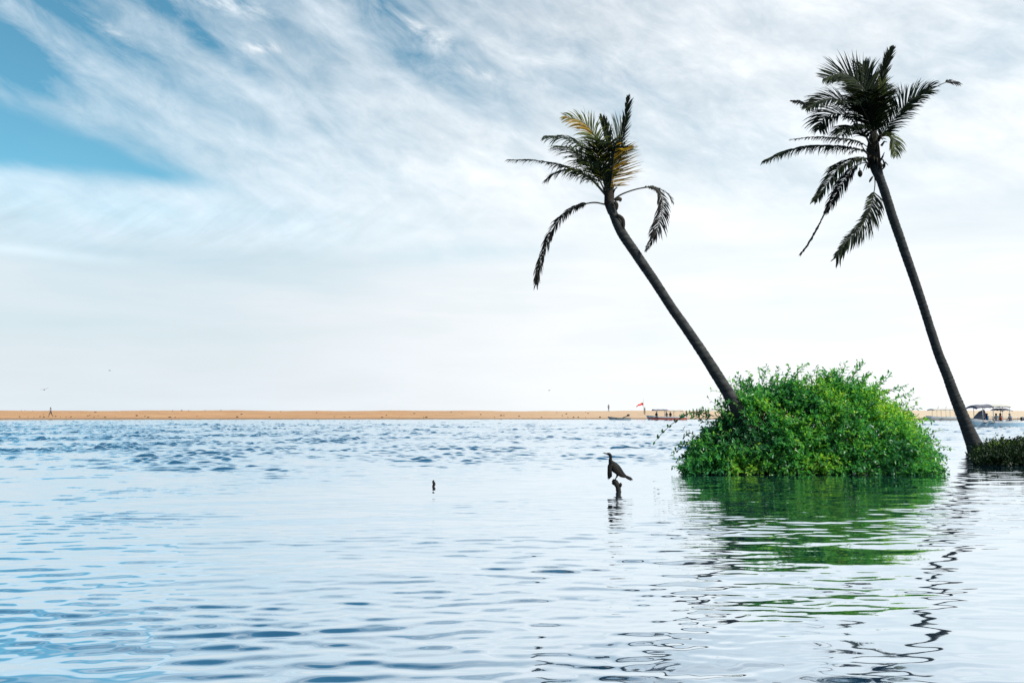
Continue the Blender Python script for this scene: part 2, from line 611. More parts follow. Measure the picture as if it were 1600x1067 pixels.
# ------------------------------------------------------------------ sandbank
def sand_mat():
    m, nt, out = new_mat('beach_sand')
    geo = N(nt, 'ShaderNodeNewGeometry')
    mp = N(nt, 'ShaderNodeMapping')
    mp.inputs['Scale'].default_value = (0.05, 0.5, 1.6)
    L(nt, geo.outputs['Position'], mp.inputs[0])
    nz = N(nt, 'ShaderNodeTexNoise', i_Scale=1.6, i_Detail=7.0, i_Roughness=0.65)
    L(nt, mp.outputs[0], nz.inputs['Vector'])
    col = ramp(nt, nz.outputs['Fac'], [(0.30, (0.27, 0.148, 0.075)), (0.5, (0.42, 0.24, 0.128)), (0.72, (0.50, 0.305, 0.17))])
    # wet strip at the water's edge; paler along the bar to the right, sun haze painted into the colour
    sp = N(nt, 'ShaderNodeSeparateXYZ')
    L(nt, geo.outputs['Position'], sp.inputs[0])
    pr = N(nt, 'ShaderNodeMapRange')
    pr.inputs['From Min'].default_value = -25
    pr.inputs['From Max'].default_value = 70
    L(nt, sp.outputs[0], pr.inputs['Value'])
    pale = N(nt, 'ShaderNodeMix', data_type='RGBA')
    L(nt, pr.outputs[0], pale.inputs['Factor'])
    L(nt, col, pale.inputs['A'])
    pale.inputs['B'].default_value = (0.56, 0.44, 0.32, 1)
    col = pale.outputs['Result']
    mr = N(nt, 'ShaderNodeMapRange')
    mr.inputs['From Min'].default_value = 0.06
    mr.inputs['From Max'].default_value = 0.32
    L(nt, sp.outputs[2], mr.inputs['Value'])
    mx = N(nt, 'ShaderNodeMix', data_type='RGBA')
    L(nt, mr.outputs[0], mx.inputs['Factor'])
    mx.inputs['A'].default_value = (0.19, 0.12, 0.075, 1)
    L(nt, col, mx.inputs['B'])
    p = N(nt, 'ShaderNodeBsdfPrincipled', i_Roughness=0.9)
    p.inputs['Specular IOR Level'].default_value = 0.1
    L(nt, mx.outputs['Result'], p.inputs['Base Color'])
    b = N(nt, 'ShaderNodeBump', i_Strength=0.4, i_Distance=0.3)
    L(nt, nz.outputs['Fac'], b.inputs['Height'])
    L(nt, b.outputs[0], p.inputs['Normal'])
    L(nt, p.outputs[0], out.inputs[0])
    return m


def sand_z(x, y):
    """height of the sandbank"""
    shore = 156 + 3.0 * np.sin(x * 0.013 + 1.0) + 1.4 * np.sin(x * 0.05) + 0.4 * np.sin(x * 0.21) - 0.06 * np.maximum(x - 20, 0)
    t = y - shore
    z = np.interp(t, [-12, 0, 2.0, 10, 26, 42, 60, 110, 150], [-1.2, 0.0, 0.28, 0.75, 1.35, 1.70, 1.62, 0.5, -1.5])
    n = 0.06 * np.sin(x * 0.11 + y * 0.05) + 0.05 * np.sin(x * 0.31 + 1.3) * np.sin(y * 0.21) + 0.04 * np.sin(x * 0.027 + 4)
    return z + n * np.clip(t / 10, 0, 1)


def make_sand():
    xs = np.linspace(-420, 420, 700)
    ys = np.concatenate([np.linspace(138, 205, 90), np.linspace(206, 310, 30)])
    YY, XX = np.meshgrid(ys, xs, indexing='ij')
    ZZ = sand_z(XX.ravel(), YY.ravel()) + rng.normal(0, 0.02, XX.size)
    V = np.stack([XX.ravel(), YY.ravel(), ZZ], 1)
    n, m = XX.shape
    i = np.arange(n - 1)[:, None] * m + np.arange(m - 1)[None, :]
    Fq = np.stack([i, i + 1, i + m + 1, i + m], -1).reshape(-1, 4)
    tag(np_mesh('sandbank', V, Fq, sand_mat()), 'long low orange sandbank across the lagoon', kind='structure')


make_sand()


def on_sand(px, py):
    """first hit of the pixel's ray with the sandbank"""
    d = ray(px, py)
    for Y in np.arange(146, 240, 0.25):
        k = Y / d.y
        z = CAM_H + d.z * k
        if z <= float(sand_z(d.x * k, Y)):
            return Vector((d.x * k, Y, float(sand_z(d.x * k, Y))))
    Y = 197.0
    k = Y / d.y
    return Vector((d.x * k, Y, float(sand_z(d.x * k, Y))))


# ------------------------------------------------------------------ palms
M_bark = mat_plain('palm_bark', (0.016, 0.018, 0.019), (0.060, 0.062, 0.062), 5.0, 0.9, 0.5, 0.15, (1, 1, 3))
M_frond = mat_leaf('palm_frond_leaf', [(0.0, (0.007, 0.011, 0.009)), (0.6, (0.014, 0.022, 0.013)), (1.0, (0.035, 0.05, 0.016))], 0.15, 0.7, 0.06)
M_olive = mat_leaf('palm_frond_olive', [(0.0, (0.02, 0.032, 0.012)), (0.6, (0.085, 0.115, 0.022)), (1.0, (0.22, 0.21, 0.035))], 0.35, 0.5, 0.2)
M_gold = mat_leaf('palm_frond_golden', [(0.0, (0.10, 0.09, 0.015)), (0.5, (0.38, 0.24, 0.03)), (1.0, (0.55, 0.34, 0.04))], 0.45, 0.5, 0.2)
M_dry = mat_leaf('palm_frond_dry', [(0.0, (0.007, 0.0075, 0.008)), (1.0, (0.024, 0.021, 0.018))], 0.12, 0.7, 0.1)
M_pale = mat_leaf('palm_frond_pale', [(0.0, (0.03, 0.05, 0.05)), (1.0, (0.12, 0.17, 0.18))], 0.3, 0.35, 0.5)
M_rachis = mat_plain('palm_stalk', (0.02, 0.022, 0.016), (0.06, 0.058, 0.035), 9.0, 0.6, 0.0, 0.3)
M_nut = mat_plain('coconut_husk', (0.008, 0.009, 0.006), (0.02, 0.02, 0.012), 9.0, 0.7, 0.2, 0.1)
M_fibre = mat_plain('palm_fibre', (0.015, 0.014, 0.013), (0.045, 0.038, 0.03), 25.0, 0.95, 0.6, 0.1, (1, 1, 4))
LEAFM = [M_rachis, M_frond, M_olive, M_gold, M_dry, M_pale]
DARK, OLIVE, GOLD, DRY, PALE = 1, 2, 3, 4, 5


def make_trunk(pts_px, Ys, parent, ring=0.11, saw=0.06, seed=1):
    """pts_px: (px, py, width px) from foot to top"""
    rr = random.Random(seed)
    P = [at(x, y, Y) for (x, y, w), Y in zip(pts_px, Ys)]
    rad = [w / 2 * Y / F for (x, y, w), Y in zip(pts_px, Ys)]
    ln = sum((P[i + 1] - P[i]).length for i in range(len(P) - 1))
    n = int(ln / (ring / 3))
    C = spline(P, n)
    u = np.linspace(0, len(P) - 1, n)
    rad = np.interp(u, range(len(P)), rad)
    rads = []
    for i in range(n):
        ph = (i % 3) / 3.0
        k = 1 + saw * (0.5 - ph) + (rr.random() - 0.5) * 0.03
        rads.append(float(rad[i] * k))
    C = [c + Vector((0.012 * noise.noise(c * 1.3), 0, 0)) for c in C]
    mb = MB()
    seg = 18
    mb.tube(C, rads, seg=seg, wob=0.045)
    return mb.build('trunk', M_bark, parent), C


def make_frond(parent, pix, Y0, dY, Lf, face=0.4, droop=0.6, mat=DARK, t0=0.16, t1=1.0, ang=52, sides=(1, 1), gap=0.034, w=0.033,
               rad=0.022, sparse=0.0, tintr=(0.1, 0.9), mats=None, seed=0, prof=None, wind=(-0.05, 0, 0), lift=0.15, label=None):
    rr = random.Random(seed * 31 + len(pix))
    n_p = len(pix)
    P = [at(px, py, Y0 + dY * (i / (n_p - 1))) for i, (px, py) in enumerate(pix)]
    ln = sum((P[i + 1] - P[i]).length for i in range(n_p - 1))
    n = max(16, int(ln / gap))
    C = spline(P, n)
    mb = MB()
    mb.tube(C[::2] + [C[-1]], [rad * (1 - 0.8 * (i / (len(C[::2])))) for i in range(len(C[::2]) + 1)], seg=6, mat=0)
    prof = prof or ([0, 0.12, 0.35, 0.7, 0.92, 1.0], [0.55, 0.85, 1.0, 0.85, 0.5, 0.3])
    wv = Vector(wind)
    nv0 = (Vector((0, -1, 0)) * face + Vector((0, 0, 1)) * (1 - face)).normalized()
    for i in range(1, n):
        t = i / (n - 1)
        if t < t0 or t > t1:
            continue
        T = (C[min(i + 1, n - 1)] - C[i - 1]).normalized()
        nv = nv0 - T * nv0.dot(T)
        if nv.length < 1e-3:
            nv = T.orthogonal()
        nv.normalize()
        S = T.cross(nv)
        tt = (t - t0) / max(1e-6, (t1 - t0))
        for sgn, sw in ((1, sides[0]), (-1, sides[1])):
            if sw <= 0 or rr.random() < sparse:
                continue
            a = R(ang * (1 - 0.45 * tt) + rr.uniform(-9, 9))
            d = T * math.cos(a) + S * (sgn * math.sin(a)) + nv * (lift + rr.uniform(-0.12, 0.12))
            d = d.normalized()
            ll = Lf * sw * interp(prof[0], prof[1], tt) * rr.uniform(0.78, 1.12)
            p = C[i] + T * rr.uniform(-0.01, 0.01)
            m = mat if mats is None else mats(tt, sgn, rr)
            tv = rr.uniform(*tintr)
            segs = 4
            wid = w * rr.uniform(0.7, 1.2)
            vs = []
            tw = rr.uniform(-0.7, 0.7)
            dr = droop * rr.uniform(0.7, 1.3)
            for s in range(segs + 1):
                q = s / segs
                dd = (d * (1 - 0.7 * dr * q) + Vector((0, 0, -1)) * (dr * q * 1.3) + wv * q).normalized()
                wdir = dd.cross(nv * math.cos(tw) + S * math.sin(tw))
                if wdir.length < 1e-3:
                    wdir = dd.orthogonal()
                wdir.normalize()
                ww = wid * (0.45, 1.0, 0.9, 0.6, 0.06)[s] * 0.5
                vs += [p - wdir * ww, p + wdir * ww]
                p = p + dd * (ll / segs)
            mb.add(vs, [(2 * s, 2 * s + 1, 2 * s + 3, 2 * s + 2) for s in range(segs)], m, tv)
    o = mb.build('frond', LEAFM, parent)
    if label:
        o['label'] = label
    return o


def z1(*pts):
    return [(780 + x * 0.3, 140 + y * 0.3) for x, y in pts]


def z2(*pts):
    return [(1180 + x / 2.965, 60 + y / 2.965) for x, y in pts]


# --- the shorter palm that leans out of the bush
Y1 = 19.82
base1 = at(1203, 742, Y1 + 1.0)
palm1 = empty('palm_tree', (base1.x, base1.y, 0))
tag(palm1, 'strongly leaning coconut palm with golden fronds, its trunk rising out of the round green bush', 'palm tree', 'coconut palms leaning over the lagoon')
tp = [(1206, 748, 24), (1188, 706, 22), (1162, 655, 20), (1128, 598, 18), (1088, 536, 15.8), (1045, 474, 14.6), (1015, 428, 15), (996, 400, 15.4), (971, 363, 15.4), (957, 330, 13.5), (951.5, 305, 12), (950, 285, 9)]
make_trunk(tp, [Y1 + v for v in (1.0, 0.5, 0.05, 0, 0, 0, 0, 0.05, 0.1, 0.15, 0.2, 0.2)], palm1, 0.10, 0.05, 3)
sh = MB()
C = [at(x, y, Y1 + 0.2) for x, y in z1((590, 640), (572, 590), (572, 540), (570, 500), (562, 450), (560, 410))]
sh.tube(C, [0.11, 0.125, 0.12, 0.115, 0.10, 0.05], seg=14, wob=0.25)
for q in range(16):
    b = C[1].lerp(C[4], random.random())
    th = random.uniform(0, 6.28)
    o_ = Vector((math.cos(th), math.sin(th), 0))
    sh.tube([b + o_ * 0.12, b + o_ * 0.18 + Vector((0, 0, 0.1)), b + o_ * 0.24 + Vector((0, 0, random.uniform(-0.1, 0.25)))], [0.03, 0.02, 0.006], seg=5)
sh.build('leaf_sheath', M_fibre, palm1)
YC = Y1 + 0.2
goldmix = lambda tt, s, r: GOLD if (s > 0) == GSIDE and 0.1 < tt < 0.95 and r.random() < 0.85 else OLIVE
fr1 = [
    # long frond pointing left
    dict(pix=z1((562, 560), (520, 505), (470, 460), (400, 425), (300, 390), (180, 370), (60, 368)), dY=-0.5, Lf=0.75, face=0.25, droop=0.75, t0=0.14, prof=([0, .1, .3, .55, .65, .8, 1], [.7, 1, 1, .7, .35, .42, .3]), mats=lambda tt, s, r: OLIVE if tt < 0.45 and r.random() < 0.5 else DARK),
    dict(pix=z1((560, 560), (500, 490), (440, 440), (370, 420), (300, 435), (255, 465)), dY=0.7, Lf=0.6, face=0.3, droop=0.8, t0=0.2),
    # dark feathered frond above it
    dict(pix=z1((556, 530), (530, 430), (490, 350), (430, 295), (350, 258), (250, 248)), dY=-0.8, Lf=0.95, face=0.45, droop=0.62, t0=0.18, sides=(0.55, 1.0), mats=lambda tt, s, r: OLIVE if tt < 0.5 and r.random() < 0.35 else DARK),
    dict(pix=z1((558, 540), (520, 470), (480, 400), (430, 345), (370, 310), (310, 300)), dY=0.9, Lf=0.85, face=0.4, droop=0.6, t0=0.15, sides=(0.6, 1.0)),
    # golden upper left frond
    dict(pix=z1((560, 530), (545, 400), (516, 290), (480, 215), (425, 165), (345, 140)), dY=-0.3, Lf=0.72, face=0.6, droop=0.5, t0=0.3, sides=(0.75, 1.0), mats='gold_low'),
    # upright folded leaf
    dict(pix=z1((566, 500), (575, 380), (568, 280), (550, 210), (527, 148)), dY=0.3, Lf=0.42, face=0.8, droop=0.0, t0=0.4, ang=22, sides=(1, 0.5), gap=0.03, w=0.05),
    # pale fine leaf behind
    dict(pix=z1((572, 480), (590, 380), (606, 300), (622, 240), (640, 190)), dY=0.7, Lf=0.95, face=0.85, droop=0.0, t0=0.3, ang=34, sides=(0.2, 1.0), mat=PALE, gap=0.035, w=0.022, wind=(-0.15, 0, 0)),
    # tall upright frond on the right
    dict(pix=z1((574, 490), (600, 380), (625, 290), (650, 190), (662, 110), (668, 45)), dY=-0.2, Lf=0.42, face=0.7, droop=0.05, t0=0.22, ang=27, sides=(1.0, 0.6), wind=(0.15, 0, 0.1), gap=0.045),
    # golden frond on the right, its leaflets standing out sideways
    dict(pix=z1((572, 540), (582, 480), (590, 410), (597, 345), (610, 290)), dY=-1.9, Lf=0.80, face=0.85, droop=0.10, t0=0.12, ang=78, sides=(1.0, 0.25), mats='gold_right', gap=0.024, lift=0.05),
    # fronds towards and away from the viewer fill the middle
    dict(pix=z1((565, 560), (545, 460), (520, 380), (510, 320), (530, 285)), dY=-1.4, Lf=0.8, face=0.2, droop=0.45, t0=0.15, mats=lambda tt, s, r: OLIVE if r.random() < 0.3 else DARK),
    dict(pix=z1((568, 560), (560, 440), (555, 350), (560, 290), (580, 280)), dY=-1.8, Lf=0.85, face=0.2, droop=0.4, t0=0.15, mats=lambda tt, s, r: OLIVE if r.random() < 0.25 else DARK),
    dict(pix=z1((566, 550), (540, 450), (500, 400), (470, 380), (450, 390)), dY=-1.6, Lf=0.8, face=0.2, droop=0.55, t0=0.15, mats=lambda tt, s, r: OLIVE if r.random() < 0.4 else DARK),
    dict(pix=z1((568, 550), (590, 450), (610, 380), (640, 330), (670, 300)), dY=1.2, Lf=0.6, face=0.3, droop=0.3, t0=0.2),
    # broken frond hanging on the right
    dict(pix=z1((588, 580), (640, 545), (720, 518), (790, 510), (832, 535), (850, 600), (836, 690), (808, 760), (764, 838)), dY=-0.4, Lf=0.46, face=0.55, droop=0.75, t0=0.33, mat=DRY, prof=([0, .2, .4, .6, .85, 1], [.3, .35, .9, 1, .45, .15])),
    dict(pix=z1((720, 518), (790, 509), (840, 520), (880, 548), (904, 592)), dY=0.3, Lf=0.30, face=0.4, droop=0.8, t0=0.1, mat=DRY, rad=0.014, sparse=0.3),
    # dead frond hooked over to the left
    dict(pix=z1((556, 600), (500, 589), (440, 598), (380, 622), (320, 672), (270, 745), (232, 840), (206, 930), (194, 1005)), dY=-0.6, Lf=0.38, face=0.5, droop=0.9, t0=0.2, mat=DRY, ang=34, sparse=0.15, prof=([0, .2, .5, .8, 1], [.55, .8, .9, .85, .6]), gap=0.026),
]
for i, k in enumerate(fr1):
    k = dict(k)
    if k.get('mats') == 'gold_low':
        k['mats'] = lambda tt, s, r: GOLD if (s < 0 and tt > 0.30 and r.random() < 0.85) else OLIVE
        k['label'] = 'yellowing frond arching to the upper left'
    elif k.get('mats') == 'gold_right':
        k['mats'] = lambda tt, s, r: GOLD if (s > 0 and r.random() < 0.72) else DARK
        k['label'] = 'golden frond standing out to the right'
    elif k.get('mat') == DRY:
        k['label'] = 'dead brown frond hanging down'
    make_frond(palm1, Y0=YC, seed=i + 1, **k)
for a in (z1((600, 575), (630, 570), (628, 585)), z1((598, 585), (612, 600), (612, 630)), z1((612, 650), (640, 672), (648, 700), (646, 745))):
    st = MB()
    C = spline([at(x, y, YC - 0.2) for x, y in a], 8)
    st.tube(C, [0.03, 0.045, 0.05, 0.05, 0.045, 0.04, 0.03, 0.01], seg=6, ell=[(1, 0.35)] * 8)
    st.build('dry_husk', M_fibre, palm1)


# --- the taller palm on the bank at the right
Y2 = 28.6
base2 = at(1527, 706, Y2)
palm2 = empty('palm_tree', (base2.x, base2.y, 0))
tag(palm2, 'tall dark coconut palm rooted on the low bank at the right edge', 'palm tree', 'coconut palms leaning over the lagoon')
tp = [(1529, 710, 31), (1522, 694, 23), (1512, 670, 19), (1497, 632, 16.5), (1481, 590, 14.5), (1462, 540, 13.2), (1443, 480, 12.6), (1424, 424, 13), (1404, 366, 13.5), (1388, 318, 13.5), (1375, 278, 13), (1368, 255, 11), (1366, 235, 9)]
make_trunk(tp, [Y2 + 0.8 * i / 12 for i in range(13)], palm2, 0.13, 0.07, 9)
sh = MB()
YC = Y2 + 0.8
C = [at(x, y, YC) for x, y in z2((580, 660), (562, 610), (552, 560), (548, 510), (548, 460), (550, 420))]
sh.tube(C, [0.14, 0.19, 0.225, 0.21, 0.16, 0.07], seg=14, wob=0.3)
for q in range(22):
    b = C[1].lerp(C[4], random.random())
    th = random.uniform(0, 6.28)
    o_ = Vector((math.cos(th), math.sin(th), 0))
    sh.tube([b + o_ * 0.24, b + o_ * 0.36 + Vector((0, 0, 0.15)), b + o_ * 0.46 + Vector((0, 0, random.uniform(-0.15, 0.4)))], [0.05, 0.035, 0.01], seg=5)
sh.build('leaf_sheath', M_fibre, palm2)
fr2 = [
    # top fan arching left
    dict(pix=z2((550, 480), (545, 380), (520, 270), (470, 200), (400, 165), (318, 185)), dY=-0.8, Lf=1.15, face=0.75, droop=0.15, t0=0.25, ang=60, sides=(1.0, 0.9)),
    dict(pix=z2((550, 480), (535, 360), (500, 260), (440, 200), (370, 190)), dY=0.9, Lf=1.2, face=0.55, droop=0.45, t0=0.2),
    dict(pix=z2((552, 480), (560, 350), (545, 250), (520, 180), (500, 130)), dY=0.6, Lf=1.0, face=0.7, droop=0.2, t0=0.25, ang=48),
    # narrow frond straight up
    dict(pix=z2((556, 480), (568, 380), (580, 270), (592, 170), (612, 100), (632, 50)), dY=0.1, Lf=0.55, face=0.75, droop=0.05, t0=0.3, ang=26, mat=DARK, mats=lambda tt, s, r: OLIVE if tt < 0.3 else DARK),
    # right frond with a bare stretch and a tuft at its tip
    dict(pix=z2((560, 500), (600, 430), (650, 365), (700, 305), (750, 268), (790, 250)), dY=-0.6, Lf=1.0, face=0.55, droop=0.45, t0=0.12, sides=(0.75, 1.0), prof=([0, .2, .5, .8, 1], [.8, 1, 1, .8, .7])),
    dict(pix=z2((770, 260), (820, 235), (870, 210), (900, 203), (945, 208)), dY=0, Lf=0.42, face=0.5, droop=0.7, t0=0.6, mat=DRY, rad=0.026),
    # small olive frond low on the right
    dict(pix=z2((556, 500), (590, 445), (625, 455), (642, 490), (648, 540)), dY=-0.5, Lf=0.7, face=0.4, droop=0.7, t0=0.1, mat=OLIVE, tintr=(0.0, 0.6)),
    # left upper
    dict(pix=z2((548, 490), (490, 390), (430, 320), (370, 280), (300, 290), (240, 325)), dY=-1.2, Lf=1.05, face=0.55, droop=0.4, t0=0.2, sides=(0.9, 1.0)),
    dict(pix=z2((330, 290), (290, 305), (240, 305), (205, 297), (172, 290)), dY=0, Lf=0.35, face=0.5, droop=0.7, t0=0.2, mat=DRY, rad=0.026),
    # left middle, drooping fan
    dict(pix=z2((548, 500), (480, 410), (420, 360), (360, 350), (310, 380), (296, 420)), dY=-1.0, Lf=1.1, face=0.5, droop=0.55, t0=0.2),
    # two long level fronds to the left
    dict(pix=z2((548, 530), (500, 490), (440, 472), (370, 464), (280, 458), (172, 468)), dY=0.7, Lf=0.62, face=0.2, droop=0.85, t0=0.15, prof=([0, .2, .5, .75, 1], [.6, 1, .8, .5, .3]), sparse=0.2),
    dict(pix=z2((548, 545), (490, 520), (420, 506), (340, 500), (240, 505), (140, 528), (52, 566)), dY=-0.8, Lf=0.85, face=0.25, droop=0.85, t0=0.13, prof=([0, .2, .5, .8, 1], [.6, .95, 1, .9, .35])),
    # hanging to the lower left
    dict(pix=z2((548, 560), (490, 555), (430, 575), (380, 610), (330, 680), (276, 752)), dY=-0.6, Lf=0.75, face=0.35, droop=0.8, t0=0.12),
    dict(pix=z2((548, 580), (490, 580), (440, 620), (400, 680), (365, 740), (330, 800)), dY=0.5, Lf=0.6, face=0.4, droop=0.85, t0=0.25, mat=DRY),
    dict(pix=z2((345, 775), (320, 815), (290, 875), (250, 945), (212, 998)), dY=0, Lf=0.3, face=0.4, droop=0.6, t0=0.05, mat=DRY, rad=0.018, prof=([0, .3, .5, 1], [.3, .25, .5, .5]), ang=20),
    # hanging straight down beside the trunk
    dict(pix=z2((548, 600), (555, 670), (546, 735), (528, 810), (480, 885), (420, 945), (376, 1015)), dY=-0.5, Lf=0.9, face=0.65, droop=0.35, t0=0.27, ang=48, sides=(0.5, 1.0), mat=DARK, wind=(-0.35, 0, -0.1), prof=([0, .2, .6, 1], [.8, 1, .9, .6])),
    # towards and away from the viewer: the dark heart of the crown
    dict(pix=z2((550, 500), (530, 400), (500, 330), (470, 290), (450, 300)), dY=-2.2, Lf=1.15, face=0.2, droop=0.5, t0=0.15),
    dict(pix=z2((552, 500), (550, 390), (530, 310), (510, 260), (500, 250)), dY=-2.0, Lf=1.15, face=0.2, droop=0.4, t0=0.15),
    dict(pix=z2((552, 500), (565, 390), (570, 310), (585, 270), (600, 265)), dY=-1.8, Lf=0.9, face=0.25, droop=0.35, t0=0.15),
    dict(pix=z2((552, 500), (560, 380), (570, 290), (580, 240), (585, 220)), dY=1.8, Lf=0.9, face=0.25, droop=0.3, t0=0.15),
    dict(pix=z2((548, 510), (500, 440), (460, 410), (420, 420), (400, 450)), dY=-1.9, Lf=1.0, face=0.2, droop=0.6, t0=0.15),
]
for i, k in enumerate(fr2):
    k = dict(k)
    if k.get('mat') == DRY:
        k['label'] = 'dry ragged frond, half stripped of leaflets'
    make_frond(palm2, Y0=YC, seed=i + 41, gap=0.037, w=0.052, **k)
for (x, y), r_ in zip(z2((486, 628), (580, 592)), (0.11, 0.10)):
    c = at(x, y, YC - 0.35)
    nb = MB()
    nb.tube([c + Vector((0, 0, r_ * s)) for s in (1.35, 1.15, 0.7, 0.2, -0.4, -0.9, -1.2)], [r_ * k for k in (0.1, 0.45, 0.85, 1.0, 0.92, 0.6, 0.08)], seg=10, ell=[(0.8, 0.8)] * 7)
    nb.tube([c + Vector((0, 0, r_ * 1.3)), c + Vector((0.06, 0.15, r_ * 2.4))], [0.02, 0.02], seg=5)
    nb.build('coconut', M_nut, palm2)
for a in (z2((590, 560), (600, 590), (585, 612)), z2((545, 640), (535, 655), (528, 668))):
    st = MB()
    C = spline([at(x, y, YC - 0.3) for x, y in a], 6)
    st.tube(C, [0.02, 0.035, 0.04, 0.04, 0.03, 0.01], seg=6, ell=[(1, 0.4)] * 6)
    st.build('dry_husk', M_fibre, palm2)

# ------------------------------------------------------------------ bushes
M_bush = mat_leaf('bush_leaf', [(0.0, (0.030, 0.13, 0.065)), (0.30, (0.042, 0.24, 0.085)), (0.58, (0.095, 0.36, 0.085)), (0.86, (0.20, 0.46, 0.07)), (1.0, (0.34, 0.55, 0.09))], 0.5, 0.38, 0.5, 1.2)
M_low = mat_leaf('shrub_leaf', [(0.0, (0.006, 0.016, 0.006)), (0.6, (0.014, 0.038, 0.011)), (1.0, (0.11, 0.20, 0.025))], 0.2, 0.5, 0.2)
M_twig = mat_plain('twig_bark', (0.03, 0.028, 0.018), (0.07, 0.06, 0.04), 12, 0.85)


def leaves_mesh(name, pos, dirs, ups, lens, tints, mat, parent, wfrac=0.42, twigs=None):
    """a folded six-point leaf at every pos"""
    n = len(pos)
    side = np.cross(dirs, ups)
    side /= np.linalg.norm(side, axis=1, keepdims=True) + 1e-9
    nrm = np.cross(side, dirs)
    Lc = lens[:, None]
    w = Lc * wfrac * 0.5
    b = pos
    l1 = pos + dirs * Lc * 0.32 + side * w + nrm * w * 0.35
    l2 = pos + dirs * Lc * 0.70 + side * w * 0.8 + nrm * w * 0.2
    t = pos + dirs * Lc - nrm * Lc * 0.08
    r2 = pos + dirs * Lc * 0.70 - side * w * 0.8 + nrm * w * 0.2
    r1 = pos + dirs * Lc * 0.32 - side * w + nrm * w * 0.35
    V = np.stack([b, l1, l2, t, r2, r1], 1).reshape(-1, 3)
    k = np.arange(n)[:, None] * 6
    f1 = k + np.array([[0, 5, 4, 3]])
    f2 = k + np.array([[0, 3, 2, 1]])
    Fq = np.stack([f1, f2], 1).reshape(-1, 4)
    tt, mi = np.repeat(tints, 2), np.zeros(len(Fq), dtype=int)
    if twigs is not None and twigs.v:
        Fq = np.concatenate([Fq, np.array(twigs.f) + len(V)])
        V = np.concatenate([V, np.array(twigs.v)])
        tt = np.concatenate([tt, np.full(len(twigs.f), 0.5)])
        mi = np.concatenate([mi, np.ones(len(twigs.f), dtype=int)])
    return np_mesh(name, V, Fq, [mat, M_twig], tt, smooth=False, parent=parent, mat_idx=mi)


class Shoots:
    def __init__(self, seed):
        self.r = np.random.default_rng(seed)
        self.pos, self.dir, self.up, self.len, self.tint = [], [], [], [], []
        self.tw = MB()

    def shoot(self, p, d, ln, n, leaf, tint, droop=0.0, bare=0.15, rad=0.008, twig=True, spread=0.9):
        r = self.r
        p = np.array(p, float)
        d = np.array(d, float)
        d /= np.linalg.norm(d)
        pts = [p.copy()]
        steps = 6
        dd = d.copy()
        for s in range(steps):
            dd = dd + np.array([0, 0, -droop / steps]) + r.normal(0, 0.05, 3)
            dd /= np.linalg.norm(dd)
            pts.append(pts[-1] + dd * ln / steps)
        pts = np.array(pts)
        if twig:
            self.tw.tube([Vector(q) for q in pts], [rad * (1 - 0.8 * s / steps) for s in range(steps + 1)], seg=4, cap=False)
        for i in range(n):
            t = bare + (1 - bare) * (i + r.uniform(0, 0.8)) / n
            u = min(t, 0.999) * steps
            k = int(u)
            q = pts[k] + (pts[min(k + 1, steps)] - pts[k]) * (u - k)
            tang = pts[min(k + 1, steps)] - pts[k]
            tang = tang / (np.linalg.norm(tang) + 1e-9)
            ax = r.normal(0, 1, 3)
            ax -= tang * ax.dot(tang)
            ax /= np.linalg.norm(ax) + 1e-9
            ld = tang * r.uniform(0.25, 0.8) + ax * spread + np.array([0, 0, 0.15])
            ld /= np.linalg.norm(ld)
            up = np.array([0, 0, 1.0]) + r.normal(0, 0.45, 3)
            self.pos.append(q)
            self.dir.append(ld)
            self.up.append(up)
            self.len.append(leaf * r.uniform(0.7, 1.25))
            self.tint.append(min(1, max(0, tint + r.normal(0, 0.14))))

    def build(self, parent, mat, wfrac=0.45, names=('foliage',)):
        leaves_mesh(names[0], np.array(self.pos), np.array(self.dir), np.array(self.up), np.array(self.len), np.array(self.tint), mat, parent, wfrac, self.tw)


